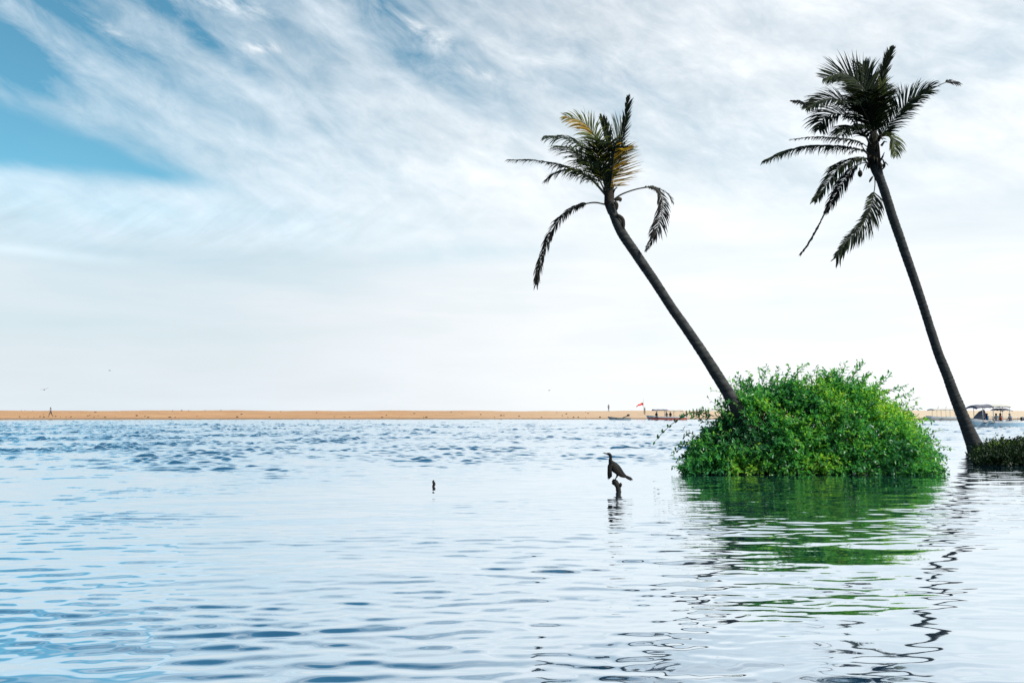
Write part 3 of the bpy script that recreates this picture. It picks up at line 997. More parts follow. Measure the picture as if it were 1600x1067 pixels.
def big_bush():
    cy = 20.75
    cx = at(1267, 742, cy).x
    root = empty('mangrove_bush', (cx, cy, 0))
    tag(root, 'big round bright green leafy bush growing straight out of the water', 'bush')
    S = Shoots(5)
    r = S.r
    px = cy / F
    DEP = 1.5
    top = [(-186, 0.10), (-176, 0.45), (-162, 0.85), (-140, 1.15), (-116, 1.6), (-90, 1.98), (-40, 2.06), (0, 2.02), (40, 2.12), (84, 2.06), (104, 1.85), (126, 1.55), (144, 1.30), (160, 0.95), (174, 0.5), (184, 0.12)]
    tx = [t[0] * px for t in top]
    tz = [t[1] for t in top]
    shear = cx / cy

    def mid(y):
        return cx + (y - cy) * shear

    # stems fanning out of the water
    for k in range(34):
        a = r.uniform(0, 2 * math.pi)
        q = r.uniform(0.1, 0.75)
        yb = cy + 1.2 * q * math.sin(a)
        b = np.array([mid(yb) + 2.4 * q * math.cos(a), yb, -0.3])
        hh = float(np.interp((b[0] - mid(yb)) * 1.1, tx, tz)) * r.uniform(0.55, 0.8)
        e = b + np.array([math.cos(a) * 0.5 * q, math.sin(a) * 0.3 * q, hh + 0.3])
        m_ = (b + e) / 2 + r.normal(0, 0.12, 3)
        st = MB()
        st.tube(spline([Vector(b), Vector(m_), Vector(e)], 8), [0.03 * (1 - 0.08 * i) for i in range(8)], seg=6, cap=False)
        st.build('stem', M_twig, root)

    def surf(x, y):
        """top of the crown over that spot"""
        zt = float(np.interp(x - mid(y), tx, tz))
        e = abs((y - cy) / DEP)
        k = (max(0, 1 - e ** 2.6)) ** 0.5
        lum = 1 + 0.16 * noise.noise(Vector((x * 1.1, y * 1.1, 3.3))) + 0.12 * noise.noise(Vector((x * 2.7, y * 2.7, 9)))
        return zt * k * lum

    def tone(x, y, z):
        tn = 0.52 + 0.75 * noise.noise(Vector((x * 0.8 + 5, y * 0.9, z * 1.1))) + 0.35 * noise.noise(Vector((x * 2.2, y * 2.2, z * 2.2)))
        return tn + 0.20 * max(0, (x - mid(y) - 0.8) / 2.0)  # yellower towards the right: sunlight painted into the leaf tint

    made = 0
    while made < 7200:
        if made % 5 < 3:                    # the outer shell: a random direction out of the middle
            a = r.uniform(0, 2 * math.pi)
            el = math.asin(r.uniform(0.0, 1.0))
            ux, uy, uz = math.cos(a) * math.cos(el), math.sin(a) * math.cos(el), math.sin(el)
            lo, hi = 0.0, 5.0
            for _ in range(14):
                m_ = (lo + hi) / 2
                y = cy + uy * m_ * 0.62
                x = mid(y) + ux * m_
                if abs(x - mid(y)) < 3.1 and uz * m_ < surf(x, y):
                    lo = m_
                else:
                    hi = m_
            lump_ = 1 + 0.20 * noise.noise(Vector((ux * 3.2, uy * 3.2, uz * 3.2 + 7)))
            m_ = lo * r.uniform(0.80, 0.97) * lump_
            y = cy + uy * m_ * 0.62
            x, z = mid(y) + ux * m_, max(0.03, uz * m_)
            out = np.array([ux, uy, uz + 0.2])
        else:                               # and the inside
            y = cy + r.uniform(-DEP, DEP)
            x = mid(y) + r.uniform(-3.0, 3.0)
            zt = surf(x, y)
            if zt < 0.15:
                continue
            z = zt * (r.uniform(0.02, 0.9) if r.random() < 0.55 else r.uniform(0.0, 0.35))
            out = np.array([(x - mid(y)) / 3.3, (y - cy) / DEP, z / 2.3 + 0.25])
        made += 1
        out = out / (np.linalg.norm(out) + 1e-9)
        d = out + r.normal(0, 0.38, 3)
        S.shoot((x, y, z), d, r.uniform(0.20, 0.40), int(r.integers(8, 13)), 0.105, tone(x, y, z), droop=0.25, twig=(r.random() < 0.25))
    # loose leafy sprigs all over the crown's upper half
    for k in range(200):
        a, el = r.uniform(0, 2 * math.pi), math.asin(r.uniform(0.15, 1.0))
        ux, uy, uz = math.cos(a) * math.cos(el), math.sin(a) * math.cos(el), math.sin(el)
        m_ = 0.2
        while m_ < 4.5:
            y = cy + uy * m_ * 0.62
            x = mid(y) + ux * m_
            if abs(x - mid(y)) > 3.0 or uz * m_ > surf(x, y):
                break
            m_ += 0.06
        m_ *= 0.93
        y = cy + uy * m_ * 0.62
        x = mid(y) + ux * m_
        d = np.array([ux + r.normal(0, 0.45), uy + r.normal(0, 0.3), uz * 0.7 + 0.35 + r.normal(0, 0.25)])
        S.shoot((x, y, max(0.1, uz * m_)), d, r.uniform(0.40, 0.95), int(r.integers(9, 16)), 0.095, 0.6 + r.normal(0, 0.2), droop=0.35, bare=0.05, rad=0.007, spread=0.8)
    # low sprigs trailing out over the water round the foot
    for k in range(150):
        a = r.uniform(0, 2 * math.pi)
        y = cy + math.sin(a) * 1.42
        x = mid(y) + math.cos(a) * abs(math.cos(a)) ** 0.2 * 2.85
        d = np.array([math.cos(a), math.sin(a) * 0.8, r.uniform(-0.15, 0.5)]) + r.normal(0, 0.25, 3)
        S.shoot((x, y, r.uniform(0.05, 0.75)), d, r.uniform(0.3, 0.75), int(r.integers(6, 13)), 0.095, 0.5 + r.normal(0, 0.25), droop=0.5, bare=0.1, rad=0.007, spread=0.8)
    # long sprigs that break the outline along the top
    for (ax, ay, ex, ey, n_) in [(1150, 625, 1143, 588, 8), (1165, 610, 1158, 592, 8), (1190, 600, 1192, 572, 10), (1205, 600, 1217, 575, 9), (1225, 600, 1232, 570, 10), (1235, 596, 1258, 563, 14), (1280, 600, 1274, 570, 12), (1290, 600, 1284, 574, 10),
                                 (1310, 600, 1322, 566, 12), (1325, 595, 1348, 560, 15), (1300, 600, 1303, 575, 8), (1345, 600, 1362, 578, 9), (1365, 610, 1390, 579, 13), (1380, 615, 1412, 598, 10), (1395, 625, 1424, 610, 10), (1255, 600, 1262, 582, 9),
                                 (1175, 600, 1172, 580, 8), (1410, 645, 1440, 630, 9), (1425, 655, 1462, 655, 10), (1436, 680, 1470, 690, 9), (1440, 700, 1480, 712, 10), (1440, 690, 1490, 698, 8), (1445, 715, 1478, 735, 8), (1135, 640, 1122, 620, 7), (1130, 645, 1120, 632, 6)]:
        for q in range(2):
            Y = cy + r.uniform(-0.8, 0.6)
            a, e = np.array(at(ax + r.uniform(-4, 4), ay, Y)), np.array(at(ex + r.uniform(-5, 5), ey + q * 5, Y + r.uniform(-0.3, 0.3)))
            S.shoot(a, e - a, np.linalg.norm(e - a), n_ + 4, 0.10, r.uniform(0.3, 0.75), droop=0.1, bare=0.1)
    # thin arching twigs reaching over the water on the left
    for pts, n_ in [([(1115, 650), (1085, 643), (1060, 655), (1038, 673), (1022, 691)], 17), ([(1110, 655), (1090, 646), (1075, 646), (1062, 652)], 16), ([(1100, 660), (1088, 650), (1080, 652)], 12),
                    ([(1095, 690), (1078, 676), (1068, 684)], 10), ([(1090, 700), (1072, 690), (1062, 702), (1050, 706)], 9), ([(1085, 715), (1070, 712), (1058, 720)], 9), ([(1110, 648), (1098, 640), (1092, 643)], 12)]:
        Y = cy - 0.3
        C = spline([at(x, y, Y) for x, y in pts], 14)
        S.tw.tube(C, [0.014 * (1 - 0.05 * i) for i in range(14)], seg=5, cap=False)
        for i in range(n_):
            u = (i + 0.6) / n_ * 13
            k = min(int(u), 12)
            q = C[k].lerp(C[k + 1], u - k)
            T = (C[k + 1] - C[k]).normalized()
            sd = 1 if i % 2 else -1
            S.pos.append(np.array(q))
            dv = np.array(T) * 0.4 + np.array([0.35 * sd, r.normal(0, 0.4), 0.8 * sd + 0.2])
            S.dir.append(dv / np.linalg.norm(dv))
            S.up.append(np.array([0, -0.7, 0.7]) + r.normal(0, 0.4, 3))
            S.len.append(0.10 * r.uniform(0.8, 1.3))
            S.tint.append(r.uniform(0.0, 0.4))
    S.build(root, M_bush)


big_bush()


def low_bank():
    """the low dark bank with shrubs at the right edge"""
    b0 = on_level(1512, 722)
    # earth
    xs = np.linspace(b0.x - 0.1, b0.x + 16, 90)
    ys = np.linspace(21.5, 40, 70)
    YY, XX = np.meshgrid(ys, xs, indexing='ij')
    X, Y = XX.ravel(), YY.ravel()
    front = 23.6 - 0.10 * (X - b0.x) + 0.3 * np.sin(X * 1.3) + 0.15 * np.sin(X * 3.1)
    left = b0.x * Y / 23.6 + 0.5 + 0.2 * np.sin(Y * 1.1)
    e = np.minimum(np.minimum((Y - front) / 2.5, (X - left) / 1.6), (39 - Y) / 3)
    Z = np.clip(e, -1, 1) * 0.30 + 0.03 * np.sin(X * 2.2) * np.sin(Y * 1.9) - 0.02
    V = np.stack([X, Y, Z], 1)
    n, m = XX.shape
    i = np.arange(n - 1)[:, None] * m + np.arange(m - 1)[None, :]
    Fq = np.stack([i, i + 1, i + m + 1, i + m], -1).reshape(-1, 4)
    mud = mat_plain('bank_mud', (0.012, 0.012, 0.008), (0.03, 0.027, 0.018), 1.5, 0.9, 0.3, 0.2)
    tag(np_mesh('mud_bank', V, Fq, mud), 'low mud bank under the tall palm', kind='structure')
    root = empty('low_shrub', (b0.x + 3.0, 24.6, 0))
    tag(root, 'dark low creeping shrub spread over the bank beneath the tall palm', 'shrub')
    S = Shoots(77)
    r = S.r
    prof_x = [0, 0.25, 1.0, 1.8, 2.6, 4.0, 9.0]
    prof_z = [0.08, 0.36, 0.48, 0.58, 0.85, 0.95, 1.0]
    for k in range(4200):
        dx = r.uniform(0, 6.5)
        y = 22.5 + 6.0 * r.random() ** 1.6 + 0.02 * dx
        x = b0.x * y / 23.6 + dx
        ht = float(np.interp(dx, prof_x, prof_z)) * (0.86 + 0.35 * noise.noise(Vector((x * 1.5, y * 1.2, 0.3))))
        ed = min(1.0, (y - 22.4) / 0.9)
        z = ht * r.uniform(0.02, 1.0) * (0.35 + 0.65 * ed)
        d = np.array([r.normal(0, 0.5), -0.35 + r.normal(0, 0.4), 0.5 + r.normal(0, 0.3)])
        if y > 25.5 and abs(x - base2.x) < 0.0:
            continue
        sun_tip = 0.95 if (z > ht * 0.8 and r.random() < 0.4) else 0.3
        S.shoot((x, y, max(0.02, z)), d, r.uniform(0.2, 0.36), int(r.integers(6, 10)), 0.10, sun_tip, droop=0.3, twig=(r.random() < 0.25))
    S.build(root, M_low)


low_bank()

# ------------------------------------------------------------------ cormorant on its stump
def z3(x, y):
    return (900 + x / 5.333, 690 + y / 5.333)


M_feather = mat_plain('black_feather', (0.003, 0.0035, 0.004), (0.010, 0.010, 0.011), 30, 0.6, 0.3, 0.12, (1, 1, 3))
M_wingf = mat_plain('brown_black_feather', (0.005, 0.005, 0.005), (0.022, 0.018, 0.016), 22, 0.65, 0.3, 0.12, (1, 1, 4))
M_beak = mat_plain('horn_beak', (0.02, 0.02, 0.018), (0.07, 0.06, 0.04), 20, 0.4)
M_wood = mat_plain('wet_dead_wood', (0.006, 0.0055, 0.005), (0.024, 0.020, 0.016), 14, 0.8, 0.6, 0.3, (1, 1, 3))
YB = on_level(965, 768).y


def b3(x, y, dy=0.0):
    px, py = z3(x, y)
    return at(px, py, YB + dy)


k3 = YB / F / 5.333                     # metres per pixel of that enlargement
sb = b3(352, 425)
stump = empty('tree_stump', (sb.x, YB, 0))
tag(stump, 'knobbly dead wooden stump sticking out of the water under the black bird', 'stump')
mb = MB()
C = spline([b3(358, 470), b3(356, 425), b3(352, 392), b3(345, 365), b3(332, 345), b3(322, 325), b3(322, 312)], 22)
mb.tube(C, [k3 * interp([0, .2, .45, .65, .85, 1], [23, 22, 21, 22, 22, 11], i / 21) for i in range(22)], seg=12, wob=0.28)
stump_wood = mb.build('stump_wood', M_wood, stump)
mb = MB()
mb.tube(spline([b3(355, 385), b3(366, 372, -0.02), b3(374, 357, -0.03), b3(368, 340, -0.03)], 9), [k3 * v for v in (12, 13, 12, 11, 12, 12, 10, 8, 3)], seg=8, wob=0.3)
mb.tube(spline([b3(335, 350), b3(318, 350), b3(304, 346), b3(298, 342)], 7), [k3 * v for v in (14, 13, 11, 9, 7, 5, 2)], seg=8, wob=0.3)
mb.build('knob', M_wood, stump_wood)

bird = empty('cormorant', b3(330, 318))
tag(bird, 'black cormorant with drooping wings perched on the dead stump, facing left', 'bird')
body = MB()
spine = [(436, 298), (410, 284), (385, 268), (360, 248), (335, 225), (312, 200), (296, 178), (288, 160), (287, 145), (289, 132), (288, 120), (284, 110), (274, 103), (262, 100), (252, 98)]
rads = [4, 11, 21, 32, 39, 36, 26, 17, 13, 12, 12, 13, 12, 8, 3.5]
C = spline([b3(x, y) for x, y in spine], 46)
rs = [k3 * interp(range(15), rads, i / 45 * 14) for i in range(46)]
body.tube(C, rs, seg=16, up=(0, 1, 0), ell=[(1.0, 0.85)] * 46, wob=0.02)
body.build('body', M_feather, bird)
bk = MB()
bk.tube([b3(258, 99), b3(245, 95.5), b3(230, 92.5), b3(222, 93)], [k3 * 5, k3 * 3.6, k3 * 2.6, k3 * 1.2], seg=8)
bk.tube([b3(258, 103), b3(245, 100), b3(232, 97)], [k3 * 3.5, k3 * 2.6, k3 * 1.0], seg=8)
bk.build('beak', M_beak, bird)
tl = MB()
for q, (ex, ey) in enumerate([(462, 325), (468, 318), (476, 318), (470, 309), (463, 300)]):
    tl.tube([b3(405, 284, (q - 2) * 0.012), b3((405 + ex) / 2, (284 + ey) / 2 + 1, (q - 2) * 0.02), b3(ex, ey, (q - 2) * 0.03)], [k3 * 10, k3 * 8, k3 * 2], seg=6, ell=[(1, 0.35)] * 3)
tl.build('tail', M_feather, bird)
for sgn, pts, wd in ((-1, [(300, 185), (286, 215), (283, 245), (280, 275), (273, 305)], [10, 17, 17, 15, 9]), (1, [(292, 175), (276, 200), (274, 235), (272, 270), (268, 300)], [8, 12, 12, 11, 5])):
    wg = MB()
    C = spline([b3(x, y, sgn * 0.085) for x, y in pts], 16)
    wg.tube(C, [k3 * interp(range(5), wd, i / 15 * 4) for i in range(16)], seg=10, up=(0, 1, 0), ell=[(1, 0.4)] * 16)
    for q in range(6):
        ex = 262 + q * 6 + (6 if sgn > 0 else 0)
        ey = 318 - abs(q - 1.5) * 6 + (0 if sgn < 0 else -6)
        wg.tube([b3(276 + q * 4, 255, sgn * (0.085 + q * 0.004)), b3(272 + q * 5, 285, sgn * (0.09 + q * 0.004)), b3(ex, ey, sgn * 0.09)], [k3 * 6, k3 * 5, k3 * 1.2], seg=5, ell=[(1, 0.35)] * 3)
    wg.build('wing', M_wingf, bird)
fl = MB()                                # folded flight feathers along the near flank
fl.tube(spline([b3(300, 190, -0.075), b3(325, 225, -0.105), b3(350, 255, -0.10), b3(385, 282, -0.07), b3(420, 297, -0.04)], 14), [k3 * interp([0, .3, .7, 1], [10, 24, 18, 4], i / 13) for i in range(14)], seg=10, up=(0, 1, 0), ell=[(1, 0.3)] * 14)
fl.build('flank_feathers', M_wingf, bird)
for sgn in (-1, 1):
    lg = MB()
    lg.tube([b3(345, 268, sgn * 0.03), b3(342, 288, sgn * 0.035), b3(332, 303, sgn * 0.03), b3(330, 313, sgn * 0.025)], [k3 * 12, k3 * 7, k3 * 4.5, k3 * 4], seg=8)
    ft = MB()
    for q in (-1, 0, 1):
        ft.tube([b3(330, 313, sgn * 0.025), b3(318 + abs(q) * 2, 314, sgn * 0.025 + q * 0.012), b3(308 + abs(q) * 4, 321, sgn * 0.025 + q * 0.022)], [k3 * 4, k3 * 3.4, k3 * 1.6], seg=6)
    leg_ = lg.build('leg', M_feather, bird)
    ft.build('foot', M_feather, leg_)

# --- the small stake further left
YS = on_level(677, 760).y
sk = MB()
kk = YS / F
C = spline([at(677.5, 768, YS), at(677, 760, YS), at(678.5, 756, YS), at(677.2, 752.5, YS), at(677.6, 749.8, YS)], 14)
sk.tube(C, [kk * interp([0, .3, .5, .75, 1], [1.7, 1.9, 2.2, 2.0, 0.7], i / 13) for i in range(14)], seg=9, wob=0.3)
tag(sk.build('wooden_stake', M_wood), 'short crooked black wooden stake poking out of the open water', 'stake')

# ------------------------------------------------------------------ people
M_skin = mat_plain('brown_skin', (0.10, 0.055, 0.035), (0.16, 0.09, 0.055), 10, 0.6)
M_hair = mat_plain('black_hair', (0.006, 0.006, 0.006), (0.015, 0.013, 0.012), 30, 0.6)


def cloth(name, c):
    return mat_plain(name, tuple(v * 0.8 for v in c), c, 8, 0.85, 0.1, 0.1)


M_darkcloth = cloth('dark_cloth', (0.035, 0.038, 0.05))
M_greyshirt = cloth('grey_shirt', (0.20, 0.20, 0.22))
M_blueshirt = cloth('blue_shirt', (0.06, 0.22, 0.45))
M_whiteshirt = cloth('white_shirt', (0.6, 0.6, 0.6))
M_redshirt = cloth('orange_red_shirt', (0.60, 0.12, 0.05))
M_teal = cloth('teal_shirt', (0.03, 0.20, 0.22))
M_navy = cloth('navy_shirt', (0.03, 0.06, 0.20))


def skin_mesh(name, verts, edges, radii):
    me = bpy.data.meshes.new(name)
    me.from_pydata(verts, edges, [])
    o = bpy.data.objects.new(name, me)
    COL.objects.link(o)
    md = o.modifiers.new('skin', 'SKIN')
    sv = me.skin_vertices[0].data
    for i, r_ in enumerate(radii):
        sv[i].radius = (r_, r_) if not hasattr(r_, '__len__') else r_
    sv[0].use_root = True
    sub = o.modifiers.new('sub', 'SUBSURF')
    sub.levels = 1
    sub.render_levels = 1
    dg = bpy.context.evaluated_depsgraph_get()
    res = bpy.data.meshes.new_from_object(o.evaluated_get(dg))
    bpy.data.objects.remove(o)
    bpy.data.meshes.remove(me)
    return res


def person(loc, rz, label, pose='walk', shirt=None, trousers=None, sc=1.0, group=None, arm=0.0):
    """local frame: facing +x"""
    shirt, trousers = shirt or M_greyshirt, trousers or M_darkcloth
    if pose == 'walk':
        J = {'pel': (0, 0, 0.92), 'sp': (0.02, 0, 1.12), 'ch': (0.05, 0, 1.34), 'nk': (0.07, 0, 1.49), 'hd': (0.10, 0, 1.60), 'tp': (0.10, 0, 1.70),
             'shl': (0.04, 0.17, 1.40), 'ell': (-0.10, 0.22, 1.16), 'hal': (0.02, 0.22, 0.93), 'shr': (0.06, -0.17, 1.40), 'elr': (0.14, -0.22, 1.16), 'har': (0.34, -0.18, 1.03),
             'hil': (0.0, 0.09, 0.88), 'knl': (0.22, 0.10, 0.50), 'anl': (0.28, 0.10, 0.08), 'tol': (0.44, 0.11, 0.04), 'hir': (0, -0.09, 0.88), 'knr': (-0.10, -0.10, 0.47), 'anr': (-0.42, -0.10, 0.12), 'tor': (-0.30, -0.10, 0.03)}
    elif pose == 'stand':
        J = {'pel': (0, 0, 0.92), 'sp': (0.0, 0, 1.12), 'ch': (0.0, 0, 1.34), 'nk': (0.01, 0, 1.49), 'hd': (0.03, 0, 1.60), 'tp': (0.03, 0, 1.70),
             'shl': (0, 0.18, 1.40), 'ell': (-0.03, 0.24, 1.14), 'hal': (0.06, 0.24, 0.90), 'shr': (0, -0.18, 1.40), 'elr': (0.0, -0.24, 1.14), 'har': (0.10, -0.22, 0.92),
             'hil': (0.0, 0.09, 0.88), 'knl': (0.03, 0.10, 0.48), 'anl': (0.0, 0.11, 0.08), 'tol': (0.15, 0.13, 0.04), 'hir': (0, -0.09, 0.88), 'knr': (0.02, -0.10, 0.48), 'anr': (-0.02, -0.11, 0.08), 'tor': (0.13, -0.13, 0.04)}
    else:                                  # seated, origin under the seat at deck height
        J = {'pel': (0, 0, 0.50), 'sp': (-0.03, 0, 0.70), 'ch': (-0.01, 0, 0.92), 'nk': (0.03, 0, 1.07), 'hd': (0.06, 0, 1.18), 'tp': (0.06, 0, 1.28),
             'shl': (0, 0.18, 0.98), 'ell': (0.06, 0.24, 0.73), 'hal': (0.28, 0.16, 0.64), 'shr': (0, -0.18, 0.98), 'elr': (0.06, -0.24, 0.73), 'har': (0.28, -0.16, 0.64),
             'hil': (0.02, 0.10, 0.48), 'knl': (0.44, 0.12, 0.50), 'anl': (0.42, 0.12, 0.08), 'tol': (0.56, 0.12, 0.04), 'hir': (0.02, -0.10, 0.48), 'knr': (0.44, -0.12, 0.50), 'anr': (0.40, -0.12, 0.08), 'tor': (0.54, -0.12, 0.04)}
    rad = dict(pel=(0.13, 0.11), sp=(0.125, 0.10), ch=(0.15, 0.11), nk=0.055, hd=0.10, tp=0.07, shl=0.07, ell=0.045, hal=0.04, shr=0.07, elr=0.045, har=0.04, hil=0.09, knl=0.06, anl=0.045, tol=0.035, hir=0.09, knr=0.06, anr=0.045, tor=0.035)
    keys = list(J)
    E = [('pel', 'sp'), ('sp', 'ch'), ('ch', 'nk'), ('nk', 'hd'), ('hd', 'tp'), ('ch', 'shl'), ('shl', 'ell'), ('ell', 'hal'), ('ch', 'shr'), ('shr', 'elr'), ('elr', 'har'), ('pel', 'hil'), ('hil', 'knl'), ('knl', 'anl'), ('anl', 'tol'), ('pel', 'hir'), ('hir', 'knr'), ('knr', 'anr'), ('anr', 'tor')]
    me = skin_mesh('person_body', [J[k] for k in keys], [(keys.index(a), keys.index(b)) for a, b in E], [rad[k] for k in keys])
    for m in (M_skin, shirt, trousers):
        me.materials.append(m)
    wz, nz_, az_ = J['pel'][2] + 0.04, J['nk'][2] - 0.01, J['anl'][2]
    for p in me.polygons:
        c = p.center
        if c.z > nz_:
            p.material_index = 0
        elif pose == 'sit':
            p.material_index = 1 if (c.z > 0.58 and c.x < 0.2) else (0 if c.z > 0.6 else 2)
        elif c.z > wz and not (abs(c.y) > 0.19 and c.z < 1.2):
            p.material_index = 1
        elif abs(c.y) > 0.165 and c.z > 0.8:
            p.material_index = 0
        else:
            p.material_index = 2 if c.z > az_ + 0.05 else 0
        p.use_smooth = True
    root = empty('person', loc, rz)
    root.scale = (sc, sc, sc)
    tag(root, label, 'person', group)
    o = bpy.data.objects.new('body', me)
    COL.objects.link(o)
    o.parent = root
    h = MB()
    hx, hz = J['hd'][0], J['hd'][2]
    h.tube([(hx - 0.02, 0, hz + 0.135), (hx - 0.02, 0, hz + 0.11), (hx - 0.02, 0, hz + 0.06), (hx - 0.03, 0, hz + 0.01), (hx - 0.045, 0, hz - 0.03)], [0.03, 0.085, 0.112, 0.112, 0.085], seg=10)
    h.build('hair', M_hair, root, local=True)
    return root


q = on_sand(79, 651.5)
person(q, math.pi * 0.98, 'person in a grey shirt and dark trousers walking along the far sandbank', 'walk', M_greyshirt, M_darkcloth, 1.12)
q = at(951, 643, 199)
q.z = float(sand_z(q.x, q.y)) - 0.02
person(q, -1.2, 'tiny person standing on the crest of the sandbank left of the red flag', 'stand', M_greyshirt, M_darkcloth, 1.0)
q = on_sand(1007.5, 648)
person(q, -0.6, 'person in dark clothes standing on the sand below the red flag', 'stand', M_darkcloth, M_darkcloth, 0.95)

# ------------------------------------------------------------------ flag on the sandbank
q = on_sand(1005.5, 646.5)
flag = empty('flag', q)
tag(flag, 'red flag blowing from a thin pole on the sandbank', 'flag')
fk = q.y / F
mb = MB()
mb.tube([q + Vector((0, 0, -0.2)), q + Vector((0, 0, 3.3))], 0.045, seg=8)
mb.build('pole', mat_plain('flag_pole', (0.35, 0.33, 0.3), (0.5, 0.48, 0.45), 5, 0.6), flag)
mb = MB()
pts = [(1005.5, 629.5), (1002.5, 629.0), (1000, 631), (997.5, 631.3), (995.5, 633.6), (993.8, 635)]
nx_ = len(pts)
vs = []
for j in range(2):
    for i, (x, y) in enumerate(pts):
        vs.append(at(x, y + j * (4.2 - 0.62 * i), q.y + 0.12 * math.sin(i * 1.7)))
front = len(vs)
vs += [v + Vector((0, 0.02, 0)) for v in vs]
fs = [(i, i + 1, nx_ + i + 1, nx_ + i) for i in range(nx_ - 1)]
fs += [tuple(reversed([front + k for k in f])) for f in fs]
mb.add(vs, fs)
mb.build('cloth', mat_plain('red_flag_cloth', (0.60, 0.035, 0.03), (0.70, 0.06, 0.05), 4, 0.8), flag)

# ------------------------------------------------------------------ boats
M_hullwhite = mat_plain('white_boat_paint', (0.70, 0.72, 0.74), (0.80, 0.81, 0.82), 3, 0.4)
M_hullgrey = mat_plain('grey_boat_paint', (0.26, 0.33, 0.38), (0.34, 0.41, 0.46), 3, 0.5)
M_hullblue = mat_plain('blue_boat_paint', (0.34, 0.54, 0.70), (0.44, 0.62, 0.76), 3, 0.4)
M_hullred = mat_plain('red_boat_paint', (0.45, 0.10, 0.07), (0.55, 0.16, 0.12), 3, 0.5)
M_hullwood = mat_plain('weathered_boat_wood', (0.10, 0.11, 0.11), (0.18, 0.19, 0.19), 4, 0.8)
M_tarp = mat_plain('slate_canopy_cloth', (0.11, 0.115, 0.15), (0.17, 0.17, 0.21), 3, 0.8)
M_tarppale = mat_plain('beige_canopy_cloth', (0.46, 0.43, 0.40), (0.56, 0.53, 0.48), 3, 0.8)
M_metalpost = mat_plain('pale_metal_post', (0.45, 0.46, 0.47), (0.6, 0.6, 0.6), 5, 0.4)
M_bench = mat_plain('boat_bench', (0.22, 0.16, 0.10), (0.32, 0.24, 0.16), 5, 0.7)
M_engine = mat_plain('black_outboard', (0.015, 0.015, 0.017), (0.04, 0.04, 0.045), 8, 0.4)


def hull(length, beam, hb, hm, hs, mats, parent, strake=0.55, rake=0.6):
    """local frame, bow at -x; open hull with inner skin. mats = (upper strake, lower strake, inside, stripe)"""
    n = 22
    rows = []
    for i in range(n):
        t = i / (n - 1)                    # 0 bow .. 1 stern
        x = -length / 2 + length * t
        bw = beam / 2 * (math.sin(min(1, t * 1.35 + 0.02) * math.pi / 2) ** 0.75) * (1 - 0.22 * max(0, (t - 0.6) / 0.4) ** 2)
        sheer = hm + (hb - hm) * (1 - min(1, t / 0.5)) ** 2 + (hs - hm) * max(0, (t - 0.55) / 0.45) ** 2
        keel = -0.28 + 0.25 * (1 - min(1, t / 0.22)) ** 2
        off = -rake * (1 - min(1, t / 0.3)) ** 2
        pr = [(0, keel), (0.55, keel + 0.08), (0.86, 0.02), (0.95, sheer * strake), (0.97, sheer * strake + 0.06), (1.0, sheer)]
        row = [(x + off * max(0, (z + 0.28) / (sheer + 0.28)), bw * f, z) for f, z in pr]
        inn = [(x + off * 0.7, bw * 0.94, sheer - 0.005), (x + off * 0.5, bw * 0.86, 0.12), (x + off * 0.3, 0, 0.10)]
        rows.append(row + inn)
    mb = MB()
    for sg in (1, -1):
        vs = [(a, b * sg, c) for row in rows for a, b, c in row]
        m = len(rows[0])
        for k in range(m - 1):
            mi = (1, 1, 1, 3, 0, 3, 2, 2)[k]
            fs = []
            for i in range(n - 1):
                f = (i * m + k, (i + 1) * m + k, (i + 1) * m + k + 1, i * m + k + 1)
                fs.append(f if sg > 0 else tuple(reversed(f)))
            mb.add(vs, fs, mi) if k == 0 else [mb.f.append(tuple(j + base for j in f)) or mb.m.append(mi) or mb.t.append(0.5) for f in fs]
            if k == 0:
                base = len(mb.v) - len(vs)
        last = (n - 1) * m
        f = tuple(base + last + k for k in range(m))
        mb.f.append(f if sg < 0 else tuple(reversed(f)))
        mb.m.append(0)
        mb.t.append(0.5)
    return mb.build('hull', mats, parent, smooth=False, local=True)


def canopy(parent, x0, x1, beam, z, mat, crown=0.16, thick=0.07, nose=0.0, tail=0.0, name='canopy'):
    nx, ny = 14, 9
    mb = MB()
    top, bot = [], []
    for i in range(nx):
        t = i / (nx - 1)
        for j in range(ny):
            s = j / (ny - 1) * 2 - 1
            zz = z - crown * s * s - nose * max(0, (0.3 - t) / 0.3) ** 2 - tail * max(0, (t - 0.7) / 0.3) ** 2 + 0.02 * math.sin(t * 19)
            top.append((x0 + (x1 - x0) * t, s * beam / 2, zz))
            bot.append((x0 + (x1 - x0) * t, s * beam / 2, zz - thick))
    o = nx * ny
    fs = []
    for i in range(nx - 1):
        for j in range(ny - 1):
            a = i * ny + j
            fs += [(a, a + ny, a + ny + 1, a + 1), (o + a, o + a + 1, o + a + ny + 1, o + a + ny)]
    for i in range(nx - 1):
        for j in (0, ny - 1):
            a = i * ny + j
            fs.append((a, a + ny, o + a + ny, o + a) if j else (a, o + a, o + a + ny, a + ny))
    for j in range(ny - 1):
        for i in (0, nx - 1):
            a = i * ny + j
            fs.append((a, a + 1, o + a + 1, o + a) if not i else (a, o + a, o + a + 1, a + 1))
    mb.add(top + bot, fs)
    return mb.build(name, mat, parent, local=True)


def posts(parent, xs, half, z0, z1_):
    for x in xs:
        for s in (-1, 1):
            mb = MB()
            mb.tube([(x, s * half, z0), (x, s * half * 0.97, z1_)], 0.03, seg=6)
            mb.build('post', M_metalpost, parent, local=True)


def benches(parent, xs, half, z=0.42):
    for x in xs:
        mb = MB()
        mb.box((x, 0, z), (0.34, half * 2, 0.05))
        mb.box((x, 0, z / 2 + 0.04), (0.06, half * 1.2, z - 0.10))
        mb.build('bench', M_bench, parent, smooth=False, local=True)


